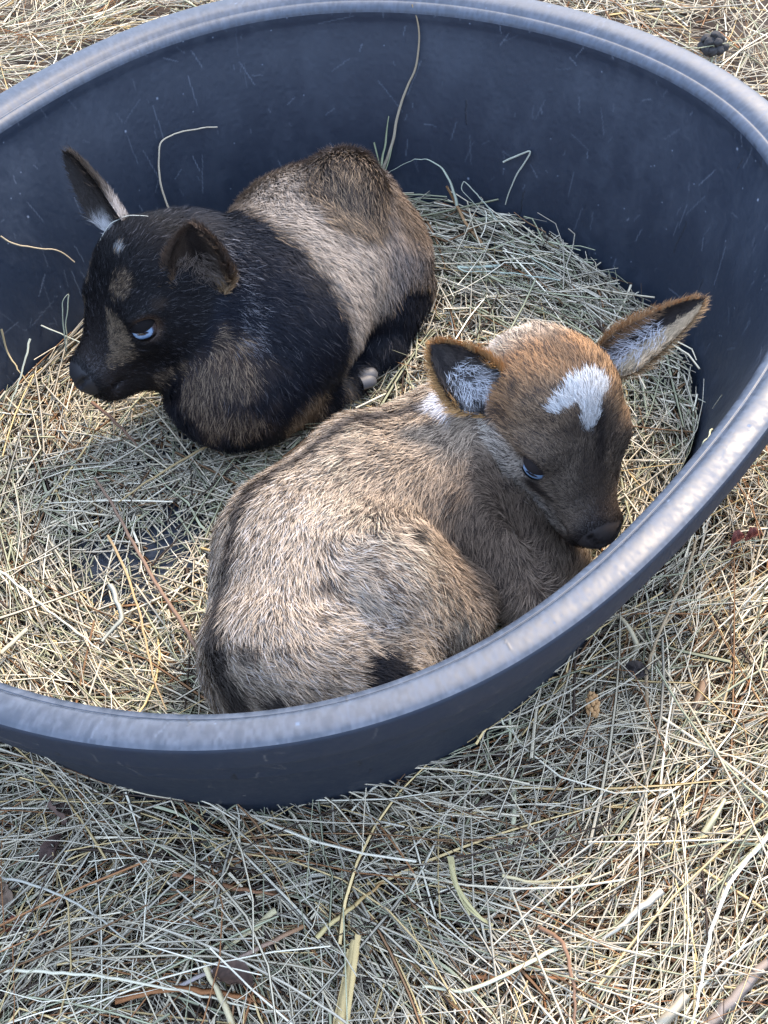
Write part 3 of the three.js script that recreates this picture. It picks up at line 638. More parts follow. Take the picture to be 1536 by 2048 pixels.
const kidB = makeKid({
  head: headB, field: fieldB, bud: true, lo: [-0.14, 0.012, -0.05], hi: [0.27, 0.23, 0.31], seed: 202, hairs: 262000, lidUp: 1.08, lidDown: 0.93, lidColor: [0.018, 0.014, 0.013],
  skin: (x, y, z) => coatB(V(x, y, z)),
  hair: {
    weight: (x, y, z, ny) => (y < 0.018 ? 0 : ny < -0.6 ? 0.25 : 1) * (headB.O.distanceTo(V(x, y, z)) < 0.09 ? 1.7 : 1),
    at(p, n, rng) {
      const len = lenOf(headB, p, 0.0120); if (len < 0.0008) return null;
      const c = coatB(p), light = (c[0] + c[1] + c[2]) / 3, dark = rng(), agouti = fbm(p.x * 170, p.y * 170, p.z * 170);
      let tip = jitter(c, rng, 0.35), root = [c[0] * 0.45, c[1] * 0.41, c[2] * 0.38];
      if (len < 0.0085 && light > 0.05 && light < 0.5) { if (dark < 0.22) { tip = [0.045, 0.035, 0.03]; root = [0.04, 0.03, 0.026]; } else if (dark > 0.8) { tip = [c[0] * 1.6, c[1] * 1.6, c[2] * 1.6]; root = c; } }
      else if (light > 0.06 && light < 0.5 && dark < 0.15 + 0.55 * sstep(0.48, 0.72, agouti)) tip = [0.040, 0.031, 0.027];
      else if (light > 0.05 && light < 0.5 && dark > 0.86) tip = [Math.min(0.62, c[0] * 1.7), Math.min(0.56, c[1] * 1.7), Math.min(0.50, c[2] * 1.7)];
      return { len, width: len < 0.007 ? 0.00042 : 0.00055, lift: len < 0.007 ? 0.5 : 0.40, dir: flowB(p), clump: 0.8, mess: 0.9, root, tip };
    },
  },
  ears: [
    { base: headB.to([-0.037, 0.006, -0.016]).toArray(), tip: [0.0910, 0.1900, 0.0691], faces: [-0.05, 0.60, 0.80], width: 0.0190, round: 2.5, curl: [1.3, 0.75], bend: 0.06, hairs: 15000, tuft: [0.62, 0.62, 0.63], label: 'ear with orange back edge and grey-white inside',
      color: (u, s, inside) => inside ? mixC(mixC([0.24, 0.225, 0.22], [0.075, 0.062, 0.055], sstep(0.12, 0.5, u)), [0.03, 0.026, 0.026], noise(s * 4 + 7, u * 7, 3) > 0.62 ? 0.75 : 0.1) : mixC([0.52, 0.30, 0.12], [0.40, 0.22, 0.09], u) },
    { base: headB.to([0.036, 0.010, -0.016]).toArray(), tip: [0.2692, 0.1870, 0.0499], faces: [-0.1, 0.65, 0.75], width: 0.0158, round: 1.7, curl: [1.3, 0.8], bend: 0.05, hairs: 13000, tuft: [0.58, 0.57, 0.58], label: 'long pointed ear with dark centre and cream fringe',
      color: (u, s, inside) => inside ? (s > 0.15 ? mixC([0.62, 0.50, 0.34], [0.50, 0.36, 0.22], u) : s > -0.65 ? mixC([0.22, 0.195, 0.185], [0.035, 0.028, 0.025], sstep(0.10, 0.42, u)) : [0.30, 0.19, 0.11]) : [0.42, 0.26, 0.13] },
  ],
});
tag(kidB, 'tan goat kid with white forehead star and dark back stripe curled in front', 'goat');

// ---------------------------------------------------------------- hay and straw
const STRAW = {
  grey: [0.45, 0.395, 0.295], green: [0.34, 0.335, 0.215], pale: [0.62, 0.53, 0.37], white: [0.70, 0.63, 0.475], yellow: [0.60, 0.44, 0.21],
  brown: [0.22, 0.125, 0.065], rust: [0.32, 0.155, 0.07], old: [0.065, 0.047, 0.036],
};
class Stems {                                      // collects three-sided stems and blades into one geometry
  constructor() { this.pos = []; this.nor = []; this.col = []; this.idx = []; }
  add(pts, r0, r1, color, flat = 1, roll = 0, tipColor = color, sides = 3) {
    const n = pts.length, T = V(), S = V(), U = V(), up = V(0, 1, 0), base = this.pos.length / 3;
    for (let i = 0; i < n; i++) {
      T.copy(pts[Math.min(i + 1, n - 1)]).sub(pts[Math.max(i - 1, 0)]).normalize();
      S.crossVectors(T, up); if (S.lengthSq() < 1e-6) S.set(1, 0, 0); S.normalize(); U.crossVectors(S, T);
      const t = i / (n - 1), r = mix(r0, r1, t), c = mixC(color, tipColor, t);
      for (let k = 0; k < sides; k++) {
        const a = (k / sides) * Math.PI * 2 + Math.PI / 2, x = Math.cos(a), y = Math.sin(a) * flat, X = x * Math.cos(roll) - y * Math.sin(roll), Y = x * Math.sin(roll) + y * Math.cos(roll);
        this.pos.push(pts[i].x + (S.x * X + U.x * Y) * r, pts[i].y + (S.y * X + U.y * Y) * r, pts[i].z + (S.z * X + U.z * Y) * r);
        const nx = Math.cos(a) * flat, ny = Math.sin(a), NX = nx * Math.cos(roll) - ny * Math.sin(roll), NY = nx * Math.sin(roll) + ny * Math.cos(roll), l = Math.hypot(NX, NY) || 1;
        this.nor.push((S.x * NX + U.x * NY) / l, (S.y * NX + U.y * NY) / l, (S.z * NX + U.z * NY) / l);
        this.col.push(c[0], c[1], c[2]);
      }
    }
    for (let i = 0; i < n - 1; i++) for (let k = 0; k < sides; k++) {
      const a = base + i * sides + k, b = base + i * sides + (k + 1) % sides;
      this.idx.push(a, a + sides, b, b, a + sides, b + sides);
    }
  }
  geometry() { return geo(this.pos, this.idx, this.col, this.nor); }
}
const strawMat = new THREE.MeshPhysicalMaterial({ vertexColors: true, roughness: 0.7, specularIntensity: 0.12, side: THREE.DoubleSide });
function pick(rng, table) { let t = rng() * table.reduce((a, b) => a + b[1], 0); for (const [k, w] of table) if ((t -= w) < 0) return STRAW[k]; return STRAW.grey; }
function keepInside(p) {
  const r = Math.hypot(p.x, p.z), m = ringR(Math.atan2(p.z, p.x), innerK(Math.max(p.y, 0.012)) - 0.012) - 0.001;
  if (r > m) { p.x *= m / r; p.z *= m / r; }
  if (p.y < 0.011) p.y = 0.011;
}
function keepOutside(p) {
  const r = Math.hypot(p.x, p.z), m = ringR(Math.atan2(p.z, p.x), outerK(Math.max(p.y, 0)) - 0.012);
  if (r < m) { const k = mix(m, r, 0.12) / r; p.x *= k; p.z *= k; }
}
function hayPath(rng, x, y, z, ang, L, n, tilt, keep) {
  const pts = []; let a = ang, px = x, py = y, pz = z; const k = (rng() - 0.5) * 11 * (rng() < 0.3 ? 2.2 : 0.7), kink = rng() < 0.13 ? 1 + Math.floor(rng() * (n - 2)) : -1, ka = (rng() - 0.5) * 2.4, st = L / (n - 1), dip = (rng() - 0.5) * 0.9 * tilt;
  for (let i = 0; i < n; i++) {
    const p = V(px, py, pz); keep(p); pts.push(p);
    if (i === kink) a += ka;
    a += k * st; px += Math.cos(a) * st; pz += Math.sin(a) * st; py += (tilt + dip * (i / n - 0.5) * 2) * st + (rng() - 0.5) * 0.0012;
  }
  return pts;
}
const inKid = (p) => (p.y < 0.24 && Math.hypot(p.x, p.z) < 0.3 && p.y > 0.01) ? Math.min(fieldA(p.x, p.y, p.z), fieldB(p.x, p.y, p.z)) : 1;
// how deep the bedding lies in the tub: banked up along the right and the back, thin at the left where the bottom shows through
const bedH = (x, z) => 0.014 + 0.024 * sstep(0.02, 0.22, x - 0.25 * z) + 0.010 * sstep(-0.12, -0.24, z) + 0.010 * sstep(-0.16, -0.25, x) + 0.010 * (fbm(x * 16, z * 16, 2) - 0.5);
{
  const bed = new Stems(), rng = rngOf(71);
  const table = [['grey', 40], ['green', 24], ['pale', 16], ['white', 14], ['yellow', 2], ['brown', 5], ['rust', 1], ['old', 6]];
  let made = 0;
  for (let tries = 0; made < 14500 && tries < 60000; tries++) {
    const r = Math.sqrt(rng()) * 0.29, th = rng() * Math.PI * 2, x = r * Math.cos(th), z = r * Math.sin(th), H = bedH(x, z);
    const thin = sstep(0.115, 0.03, Math.hypot(x + 0.125, (z - 0.075) * 1.1)), tuft = fbm(x * 30 + 5, z * 30, 6);
    if (rng() < thin * 0.58 || rng() < 0.75 * sstep(0.52, 0.38, tuft)) continue;
    const u = rng(), y = 0.011 + (H - 0.008) * (1 - u * u * 0.95), L = 0.018 + 0.10 * Math.pow(rng(), 1.7);
    let ang = rng() * Math.PI * 2; if (r > 0.2 && rng() < 0.55) ang = th + Math.PI / 2 + (rng() - 0.5) * 0.9;
    const pts = hayPath(rng, x - Math.cos(ang) * L / 2, y, z - Math.sin(ang) * L / 2, ang, L, 5, (rng() - 0.5) * 0.28, keepInside);
    if (pts.some((p) => inKid(p) < -0.004)) continue;
    const c = jitter(pick(rng, table), rng, 0.25), w = 0.00045 + 0.0009 * Math.pow(rng(), 2.2), leaf = rng() < 0.2;
    bed.add(pts, leaf ? w * 1.9 : w, w * (0.4 + 0.6 * rng()), c, leaf ? 0.14 : 0.75, (rng() - 0.5) * 1.4, jitter(c, rng, 0.15));
    made++;
  }
  tag(part('hay_bedding', bed.geometry(), strawMat), 'grey-green loose hay bedding the kids lie on inside the tub', 'hay', null, 'stuff');
}
{
  const litter = new Stems(), rng = rngOf(72);
  const warm = [['grey', 32], ['pale', 30], ['white', 12], ['green', 12], ['yellow', 8], ['brown', 8], ['rust', 4], ['old', 6]];
  let made = 0;
  for (let tries = 0; made < 27000 && tries < 160000; tries++) {
    const near = rng();                            // most of it where the picture looks
    const x = near < 0.58 ? -0.40 + 0.98 * rng() : near < 0.75 ? -0.5 + 1.2 * rng() : -0.95 + 1.85 * rng(), z = near < 0.58 ? 0.0 + 0.56 * rng() : near < 0.75 ? -0.85 + 0.55 * rng() : -1.2 + 1.95 * rng();
    const r = Math.hypot(x, z), th = Math.atan2(z, x), edge = ringR(th, 0.87);
    if (r < edge - 0.02 || rng() < 0.8 * sstep(0.53, 0.38, fbm(x * 24, z * 24, 8))) continue;
    const front = z > 0 || Math.abs(x) > 0.3;
    const L = 0.03 + (front ? 0.17 : 0.13) * Math.pow(rng(), 1.5);
    const heap = 0.014 + 0.012 * fbm(x * 8, z * 8, 9) + 0.008 * sstep(0.06, 0.0, r - edge);
    const u = rng(), y = groundH(x, z) + 0.001 + heap * 1.5 * (1 - u * u * 0.97);
    const field = (fbm(x * 4 + 11, z * 4) - 0.5) * 7;
    let ang = rng() < 0.66 ? field + (rng() + rng() - 1) * 0.8 : rng() * Math.PI * 2;
    if (x > 0.12 && z > 0.02 && rng() < 0.45) ang = -0.95 + (rng() - 0.5) * 0.9;      // combed along the tub's right side
    const pts = hayPath(rng, x - Math.cos(ang) * L / 2, y, z - Math.sin(ang) * L / 2, ang, L, L > 0.06 ? 6 : 4, (rng() - 0.5) * 0.22, keepOutside);
    const c = jitter(pick(rng, warm), rng, 0.25), w = 0.00042 + 0.00085 * Math.pow(rng(), 2.6), leaf = rng() < 0.2;
    litter.add(pts, leaf ? w * 2 : w, w * (0.4 + 0.6 * rng()), c, leaf ? 0.14 : 0.75, (rng() - 0.5) * 1.4, jitter(c, rng, 0.15));
    made++;
  }
  tag(part('straw_litter', litter.geometry(), strawMat), 'pale dry straw and hay covering the ground around the tub', 'straw', null, 'stuff');
}
// crumbs of soil, chaff and rotted leaf between the stems
{
  const rng = rngOf(73), pos = [], idx = [], col = [];
  for (let k = 0; k < 9000; k++) {
    const x = -0.62 + 1.42 * rng(), z = -0.98 + 1.66 * rng(), r = Math.hypot(x, z);
    if (r < ringR(Math.atan2(z, x), 0.88)) continue;
    const s = 0.0008 + 0.0028 * Math.pow(rng(), 3), y = groundH(x, z) + s * 0.3 + 0.006 * rng() * rng(), b = pos.length / 3, c = jitter(rng() < 0.55 ? [0.06, 0.042, 0.03] : rng() < 0.5 ? [0.22, 0.17, 0.1] : [0.12, 0.08, 0.05], rng, 0.4);
    const a = rng() * 6.28;
    for (let q = 0; q < 6; q++) {
      const v = [[1, 0, 0], [-1, 0, 0], [0, 0.7, 0], [0, -0.7, 0], [0, 0, 0.8], [0, 0, -0.8]][q], X = v[0] * Math.cos(a) - v[2] * Math.sin(a), Z = v[0] * Math.sin(a) + v[2] * Math.cos(a), m = s * (0.7 + 0.6 * rng());
      pos.push(x + X * m, y + v[1] * m, z + Z * m); col.push(...c);
    }
    for (const [p, q, t] of [[0, 2, 4], [4, 2, 1], [1, 2, 5], [5, 2, 0], [4, 3, 0], [1, 3, 4], [5, 3, 1], [0, 3, 5]]) idx.push(b + p, b + q, b + t);
  }
  tag(part('soil_crumbs', geo(pos, idx, col), new THREE.MeshStandardMaterial({ vertexColors: true, roughness: 1, flatShading: true })), 'dark crumbs of soil and chaff between the straw stems', 'soil', null, 'stuff');
}

// ---------------------------------------------------------------- single stalks and leaves that stand out
function stalk(name, label, category, P, r, color, opt = {}) {
  const c = new THREE.CatmullRomCurve3(P.map(A3), false, 'centripetal'), n = opt.n ?? Math.max(10, P.length * 5), pts = [];
  for (let i = 0; i <= n; i++) pts.push(opt.sharp ? null : c.getPoint(i / n));
  const line = opt.sharp ? P.flatMap((p, i) => i ? [0.25, 0.5, 0.75, 0.97].map((t) => A3(P[i - 1]).lerp(A3(p), t)) : [A3(p)]) : pts;
  line.forEach((p, i) => { const q = 0.0016, a = p.x * 190, b = p.z * 190; p.x += (noise(a, b, 1) - 0.5) * q; p.y += (noise(a, b, 5) - 0.5) * q * 0.6; p.z += (noise(a, b, 9) - 0.5) * q; });
  const s = new Stems();
  s.add(line, r, opt.tip ?? r * 0.5, color, r > 0.0022 ? Math.min(opt.flat ?? 0.8, name === 'straw_stalk' ? 0.3 : 0.1) : opt.flat ?? 0.8, opt.roll ?? 0.3, opt.tipColor ?? color, opt.flat && opt.flat < 0.5 ? 4 : 6);
  if (opt.more) for (const m of opt.more) { const cc = new THREE.CatmullRomCurve3(m.map(A3), false, 'centripetal'), q = []; for (let i = 0; i <= 10; i++) q.push(cc.getPoint(i / 10)); s.add(q, r * 0.7, r * 0.35, color, opt.flat ?? 0.8, 0.5, color, 5); }
  return tag(part(name, s.geometry(), strawMat), label, category);
}
const S = STRAW;
// on the inner wall of the tub
stalk('weed_stalk', 'long twisted dry stem hanging down the back inner wall', 'stem', [[0.1134, 0.2000, -0.3194], [0.1174, 0.1815, -0.3105], [0.1143, 0.1585, -0.3036], [0.1031, 0.1346, -0.2986], [0.0952, 0.1138, -0.2945], [0.0868, 0.0890, -0.2884], [0.0792, 0.0701, -0.2839], [0.0732, 0.0561, -0.2804]], 0.0006, [0.20, 0.15, 0.09], { tip: 0.0016, tipColor: [0.42, 0.36, 0.26], n: 50 });
stalk('straw_stalk', 'pale straw bent at a right angle on the left inner wall', 'straw', [[-0.1047, 0.0759, -0.2517], [-0.1079, 0.0958, -0.2568], [-0.1063, 0.1147, -0.2651], [-0.1029, 0.1274, -0.2718], [-0.0928, 0.1287, -0.2778], [-0.0725, 0.1260, -0.2872], [-0.0564, 0.1220, -0.2924]], 0.0009, [0.45, 0.38, 0.27], { tip: 0.0007 });
stalk('straw_stalk', 'short straw on the left wall pointing at the dark kid', 'straw', [[-0.2246, 0.1305, -0.1659], [-0.2153, 0.1174, -0.1695], [-0.2013, 0.1048, -0.1784], [-0.1887, 0.0931, -0.1868], [-0.1797, 0.0795, -0.1892]], 0.0008, [0.42, 0.34, 0.22], { tip: 0.0006 });
stalk('grass_blade', 'green grass stalk leaning beside the twisted stem', 'grass stalk', [[0.0702, 0.0534, -0.2725], [0.0780, 0.0786, -0.2830], [0.0832, 0.0949, -0.2915], [0.0876, 0.1129, -0.2957]], 0.0016, [0.27, 0.29, 0.17], { tip: 0.0008, flat: 0.4, more: [[[0.0719, 0.0565, -0.2750], [0.0822, 0.0746, -0.2807], [0.0881, 0.0890, -0.2882]], [[0.0727, 0.0908, -0.2919], [0.0751, 0.0764, -0.2866], [0.0773, 0.0638, -0.2821]]] });
stalk('grass_blade', 'arching pale grass blade behind the rump of the dark kid', 'grass blade', [[0.0800, 0.0678, -0.2748], [0.0951, 0.0800, -0.2726], [0.1127, 0.0881, -0.2654], [0.1236, 0.0868, -0.2564], [0.1312, 0.0795, -0.2470], [0.1342, 0.0701, -0.2392], [0.1362, 0.0615, -0.2324]], 0.0006, [0.34, 0.36, 0.27], { tip: 0.0017, flat: 0.3 });
stalk('straw_stalk', 'thin straw folded into a hook on the back right wall', 'straw', [[0.1773, 0.0886, -0.2489], [0.1921, 0.0989, -0.2438], [0.1986, 0.1030, -0.2405], [0.1932, 0.0917, -0.2398], [0.1869, 0.0805, -0.2397], [0.1817, 0.0669, -0.2381], [0.1780, 0.0547, -0.2362]], 0.0011, [0.36, 0.36, 0.28], { tip: 0.0005 });
stalk('weed_stalk', 'orange-brown dry stem poking out of the hay bank', 'stem', [[0.1288, 0.0764, -0.2413], [0.1363, 0.0560, -0.2395], [0.1448, 0.0480, -0.2187], [0.1525, 0.0430, -0.2032], [0.1593, 0.0400, -0.1869]], 0.0013, [0.30, 0.18, 0.09], { tip: 0.0017 });
stalk('straw_stalk', 'thin looped grass sprig above the hay bank', 'grass sprig', [[0.1710, 0.0475, -0.2190], [0.1544, 0.0629, -0.2439], [0.1441, 0.0710, -0.2521], [0.1420, 0.0669, -0.2496], [0.1498, 0.0588, -0.2411], [0.1688, 0.0439, -0.2186]], 0.0006, [0.33, 0.34, 0.26]);
stalk('straw_stalk', 'short leaning sprig at the right end of the hay bank', 'grass sprig', [[0.1794, 0.0448, -0.2311], [0.1920, 0.0304, -0.2170], [0.1960, 0.0350, -0.1922]], 0.0007, [0.36, 0.37, 0.28]);
stalk('grass_blade', 'long pale blade lying along the edge of the hay bank', 'grass blade', [[0.1284, 0.0450, -0.2318], [0.1618, 0.0450, -0.2164], [0.1851, 0.0440, -0.1863], [0.2108, 0.0440, -0.1512]], 0.0013, [0.38, 0.41, 0.32], { flat: 0.35, tip: 0.0008 });
stalk('grass_blade', 'wide doubled grass blade on the hay between the kids', 'grass blade', [[0.1645, 0.0440, -0.1724], [0.1437, 0.0450, -0.1713], [0.1308, 0.0460, -0.1734], [0.1351, 0.0460, -0.1677], [0.1672, 0.0450, -0.1613], [0.2099, 0.0450, -0.1452]], 0.0016, [0.37, 0.42, 0.34], { flat: 0.3, tip: 0.001 });
stalk('straw_stalk', 'curved straw on the wall below the pointed ear', 'straw', [[0.2803, 0.0200, -0.0534], [0.2877, 0.0200, -0.0361], [0.2913, 0.0335, -0.0116], [0.2919, 0.0556, 0.0173]], 0.0008, [0.42, 0.41, 0.32]);
stalk('straw_stalk', 'thin straw touching the rim beside the white starred kid', 'straw', [[0.2723, 0.1138, 0.0972], [0.2626, 0.1215, 0.1163], [0.2581, 0.0989, 0.1130]], 0.0007, [0.42, 0.42, 0.28]);
stalk('straw_stalk', 'small stub of straw stuck on the right wall', 'straw', [[0.2934, 0.0931, 0.0467], [0.2891, 0.0764, 0.0435]], 0.0006, [0.36, 0.34, 0.26]);
stalk('straw_stalk', 'single straw standing up behind the tan kid against the wall', 'straw', [[0.2400, 0.0200, -0.1633], [0.2442, 0.0200, -0.1445], [0.2471, 0.0300, -0.1127]], 0.0008, [0.38, 0.40, 0.32]);
// in the hay on the left
stalk('straw_stalk', 'long straw slanting past the nose of the dark kid', 'straw', [[-0.2332, 0.0600, -0.1581], [-0.2106, 0.0500, -0.1488], [-0.1799, 0.0400, -0.1348]], 0.001, [0.44, 0.45, 0.36]);
stalk('straw_stalk', 'upright straw at the far left of the hay', 'straw', [[-0.2160, 0.0600, -0.1246], [-0.2254, 0.0450, -0.0998], [-0.2364, 0.0320, -0.0737]], 0.001, [0.42, 0.43, 0.33]);
stalk('straw_stalk', 'bowed tan straw against the wall at the far left', 'straw', [[-0.2359, 0.0723, -0.1247], [-0.2357, 0.0500, -0.1191], [-0.2273, 0.0420, -0.1049], [-0.2180, 0.0360, -0.0938]], 0.0009, [0.40, 0.32, 0.18]);
stalk('grass_blade', 'folded grass blade rising in front of the dark kid forehead', 'grass blade', [[-0.1939, 0.0350, -0.1328], [-0.1919, 0.0550, -0.1417], [-0.1894, 0.0700, -0.1509], [-0.1845, 0.0750, -0.1553], [-0.1889, 0.0580, -0.1439], [-0.1921, 0.0400, -0.1342]], 0.0008, [0.34, 0.36, 0.26], { flat: 0.4 });
stalk('weed_stalk', 'brown stem running from under the dark kid chin', 'stem', [[-0.1700, 0.0340, -0.0714], [-0.1469, 0.0320, -0.0439], [-0.1335, 0.0300, -0.0242]], 0.0016, [0.20, 0.12, 0.08]);
stalk('weed_stalk', 'long brown stem reaching the back of the tan kid', 'stem', [[-0.1653, 0.0280, 0.0031], [-0.1468, 0.0300, 0.0418], [-0.1281, 0.0300, 0.0869], [-0.1166, 0.0310, 0.1124], [-0.0992, 0.0310, 0.1471], [-0.0834, 0.0300, 0.1816]], 0.0011, [0.22, 0.145, 0.10], { tip: 0.0016 });
stalk('straw_stalk', 'thin orange straw reaching down to the near rim', 'straw', [[-0.1530, 0.0280, 0.0623], [-0.1372, 0.0290, 0.1014], [-0.1250, 0.0300, 0.1495], [-0.1172, 0.0300, 0.1880], [-0.1075, 0.0300, 0.2195]], 0.0011, [0.42, 0.29, 0.15]);
stalk('straw_stalk', 'tan straw lying over the bare patch of the tub bottom', 'straw', [[-0.0740, 0.0300, -0.0199], [-0.1234, 0.0300, 0.0138], [-0.1461, 0.0280, 0.0303]], 0.0011, [0.38, 0.28, 0.14]);
stalk('grass_blade', 'grey folded leaf blade in the middle of the hay', 'grass blade', [[-0.1480, 0.0320, 0.1104], [-0.1425, 0.0330, 0.1283], [-0.1398, 0.0330, 0.1429], [-0.1455, 0.0310, 0.1493], [-0.1523, 0.0300, 0.1579]], 0.0022, [0.33, 0.33, 0.27], { flat: 0.2, tip: 0.0012 });
stalk('straw_stalk', 'thick pale stem chunk near the left end of the rim', 'straw', [[-0.2214, 0.0320, 0.1606], [-0.2095, 0.0340, 0.1492], [-0.2034, 0.0350, 0.1448]], 0.0020, [0.46, 0.42, 0.29], { tip: 0.0022, flat: 0.6 });
stalk('straw_stalk', 'long pale straw crossing the hay to the near rim', 'straw', [[-0.2280, 0.0340, 0.0897], [-0.1928, 0.0350, 0.1276], [-0.1527, 0.0340, 0.1682]], 0.0011, [0.56, 0.54, 0.42]);
{
  const over = [[-0.028, 0.030, 0.010], [-0.022, 0.040, 0.000], [-0.010, 0.050, -0.012], [0.004, 0.052, -0.022]].map((l) => { const p = onSkin(fieldA, headA.to(l).toArray()); return p.add(p.clone().sub(headA.O).normalize().multiplyScalar(0.006)).toArray(); });
  stalk('straw_stalk', 'hair-thin pale straw lying across the crown of the dark kid', 'straw', over, 0.0005, [0.50, 0.48, 0.40]);
}
// outside, on the right
stalk('weed_stalk', 'long forked brown stem on the straw right of the tub', 'stem', [[0.1996, 0.0160, 0.2720], [0.2051, 0.0220, 0.2499], [0.2085, 0.0260, 0.2311], [0.2166, 0.0300, 0.2104], [0.2253, 0.0330, 0.1957], [0.2463, 0.0330, 0.1611], [0.2658, 0.0280, 0.1191]], 0.0014, [0.34, 0.25, 0.15], { tip: 0.001, more: [[[0.2253, 0.0330, 0.1957], [0.2345, 0.0300, 0.1863], [0.2379, 0.0280, 0.1823]], [[0.2051, 0.0220, 0.2499], [0.1948, 0.0160, 0.2666], [0.1863, 0.0140, 0.2867]]] });
stalk('dry_leaf', 'curled straw-coloured leaf beside the tub wall', 'leaf', [[0.1923, 0.0300, 0.1766], [0.2013, 0.0340, 0.1908], [0.2061, 0.0300, 0.2042], [0.2035, 0.0220, 0.2097]], 0.0016, [0.40, 0.34, 0.22], { flat: 0.25, tip: 0.0024 });
stalk('dry_leaf', 'broad brown blade lying on the straw at the right', 'leaf', [[0.2485, 0.0200, 0.2300], [0.2402, 0.0240, 0.2482], [0.2331, 0.0200, 0.2585]], 0.0038, [0.25, 0.17, 0.11], { flat: 0.18, tip: 0.0025 });
stalk('straw_stalk', 'straw with a bright tip leaning on the tub side', 'straw', [[0.1286, 0.0620, 0.2398], [0.1452, 0.0520, 0.2264], [0.1691, 0.0340, 0.2028], [0.1847, 0.0300, 0.1908]], 0.0008, [0.50, 0.42, 0.22]);
stalk('straw_stalk', 'long thin bowed straw right of the tub bottom', 'straw', [[0.1033, 0.0450, 0.2443], [0.1118, 0.0300, 0.2577], [0.1256, 0.0240, 0.2744], [0.1453, 0.0220, 0.2920], [0.1554, 0.0200, 0.3003]], 0.0008, [0.52, 0.49, 0.34]);
stalk('straw_stalk', 'upright pale straw with a split foot by the tub', 'straw', [[0.1153, 0.0300, 0.2506], [0.1123, 0.0220, 0.2826], [0.1106, 0.0200, 0.3135], [0.1040, 0.0180, 0.3352]], 0.0009, [0.52, 0.49, 0.32], { tip: 0.0018 });
// outside, in front
stalk('dry_leaf', 'rust brown blade on the straw below the tub', 'leaf', [[-0.1034, 0.0200, 0.3319], [-0.0708, 0.0220, 0.3449], [-0.0467, 0.0210, 0.3521], [-0.0275, 0.0160, 0.3534]], 0.0022, [0.25, 0.125, 0.065], { flat: 0.3, tip: 0.001 });
stalk('dry_leaf', 'long rust brown blade near the bottom edge', 'leaf', [[-0.1373, 0.0160, 0.4084], [-0.1082, 0.0200, 0.4053], [-0.0830, 0.0220, 0.4103], [-0.0447, 0.0160, 0.4188]], 0.0030, [0.27, 0.12, 0.05], { flat: 0.25, tip: 0.0018 });
stalk('dry_leaf', 'grey and brown ribbon leaf slanting up to the right', 'leaf', [[-0.0998, 0.0180, 0.4039], [-0.0742, 0.0220, 0.3970], [-0.0471, 0.0250, 0.3874], [-0.0235, 0.0200, 0.3752]], 0.0018, [0.33, 0.30, 0.28], { flat: 0.3, tipColor: [0.32, 0.17, 0.08], tip: 0.0020 });
stalk('grass_blade', 'yellow blade with a blunt top near the bottom edge', 'grass blade', [[-0.0821, 0.0280, 0.3988], [-0.0715, 0.0220, 0.4199], [-0.0670, 0.0180, 0.4320]], 0.0018, [0.50, 0.42, 0.25], { flat: 0.35, tip: 0.0022 });
stalk('straw_bundle', 'bundle of yellow split straw standing at the bottom edge', 'straw bundle', [[0.0067, 0.0300, 0.3925], [0.0001, 0.0260, 0.4173], [-0.0063, 0.0200, 0.4391]], 0.0028, [0.50, 0.37, 0.17], { flat: 0.3, tip: 0.0038, more: [[[0.0081, 0.0300, 0.3895], [0.0025, 0.0280, 0.4184], [-0.0024, 0.0200, 0.4396]], [[0.0027, 0.0280, 0.3973], [-0.0036, 0.0240, 0.4191], [-0.0103, 0.0200, 0.4387]]] });
stalk('straw_stalk', 'orange tipped straw pointing up right of the yellow bundle', 'straw', [[-0.0172, 0.0220, 0.3847], [0.0012, 0.0260, 0.3718], [0.0167, 0.0220, 0.3597], [0.0256, 0.0180, 0.3505]], 0.0021, [0.55, 0.44, 0.20], { flat: 0.4, tip: 0.0010, tipColor: [0.34, 0.18, 0.07] });
stalk('straw_stalk', 'pale yellow straw with a swollen end below the tub', 'straw', [[-0.0747, 0.0180, 0.3860], [-0.0562, 0.0220, 0.3763], [-0.0401, 0.0240, 0.3663]], 0.0012, [0.52, 0.44, 0.25], { tip: 0.0024, flat: 0.5 });
stalk('straw_stalk', 'very long straw crossing the lower left straw', 'straw', [[-0.2047, 0.0220, 0.3845], [-0.1706, 0.0260, 0.3914], [-0.1291, 0.0260, 0.4004], [-0.0859, 0.0220, 0.4124], [-0.0519, 0.0180, 0.4233]], 0.0012, [0.55, 0.50, 0.36]);
stalk('straw_stalk', 'grey bowed straw at the left edge of the ground', 'straw', [[-0.2107, 0.0200, 0.3232], [-0.1804, 0.0260, 0.3363], [-0.1492, 0.0240, 0.3568], [-0.1313, 0.0200, 0.3728]], 0.0011, [0.42, 0.39, 0.31]);
stalk('seed_spike', 'drooping yellow grass seed spike on the lower right', 'seed spike', [[0.0666, 0.0280, 0.3443], [0.0675, 0.0300, 0.3563], [0.0690, 0.0300, 0.3672], [0.0757, 0.0280, 0.3804], [0.0870, 0.0220, 0.3889]], 0.0024, [0.42, 0.36, 0.18], { tip: 0.0012, flat: 0.6, more: [[[0.0684, 0.0300, 0.3645], [0.0739, 0.0300, 0.3764], [0.0824, 0.0240, 0.3862]], [[0.0668, 0.0300, 0.3513], [0.0700, 0.0300, 0.3712], [0.0746, 0.0260, 0.3825]]] });
stalk('grass_blade', 'pale curved blade low on the right of the picture', 'grass blade', [[0.0420, 0.0220, 0.4207], [0.0673, 0.0260, 0.4275], [0.0956, 0.0280, 0.4195], [0.1222, 0.0220, 0.4061]], 0.0013, [0.56, 0.52, 0.35], { flat: 0.4, tip: 0.0018 });
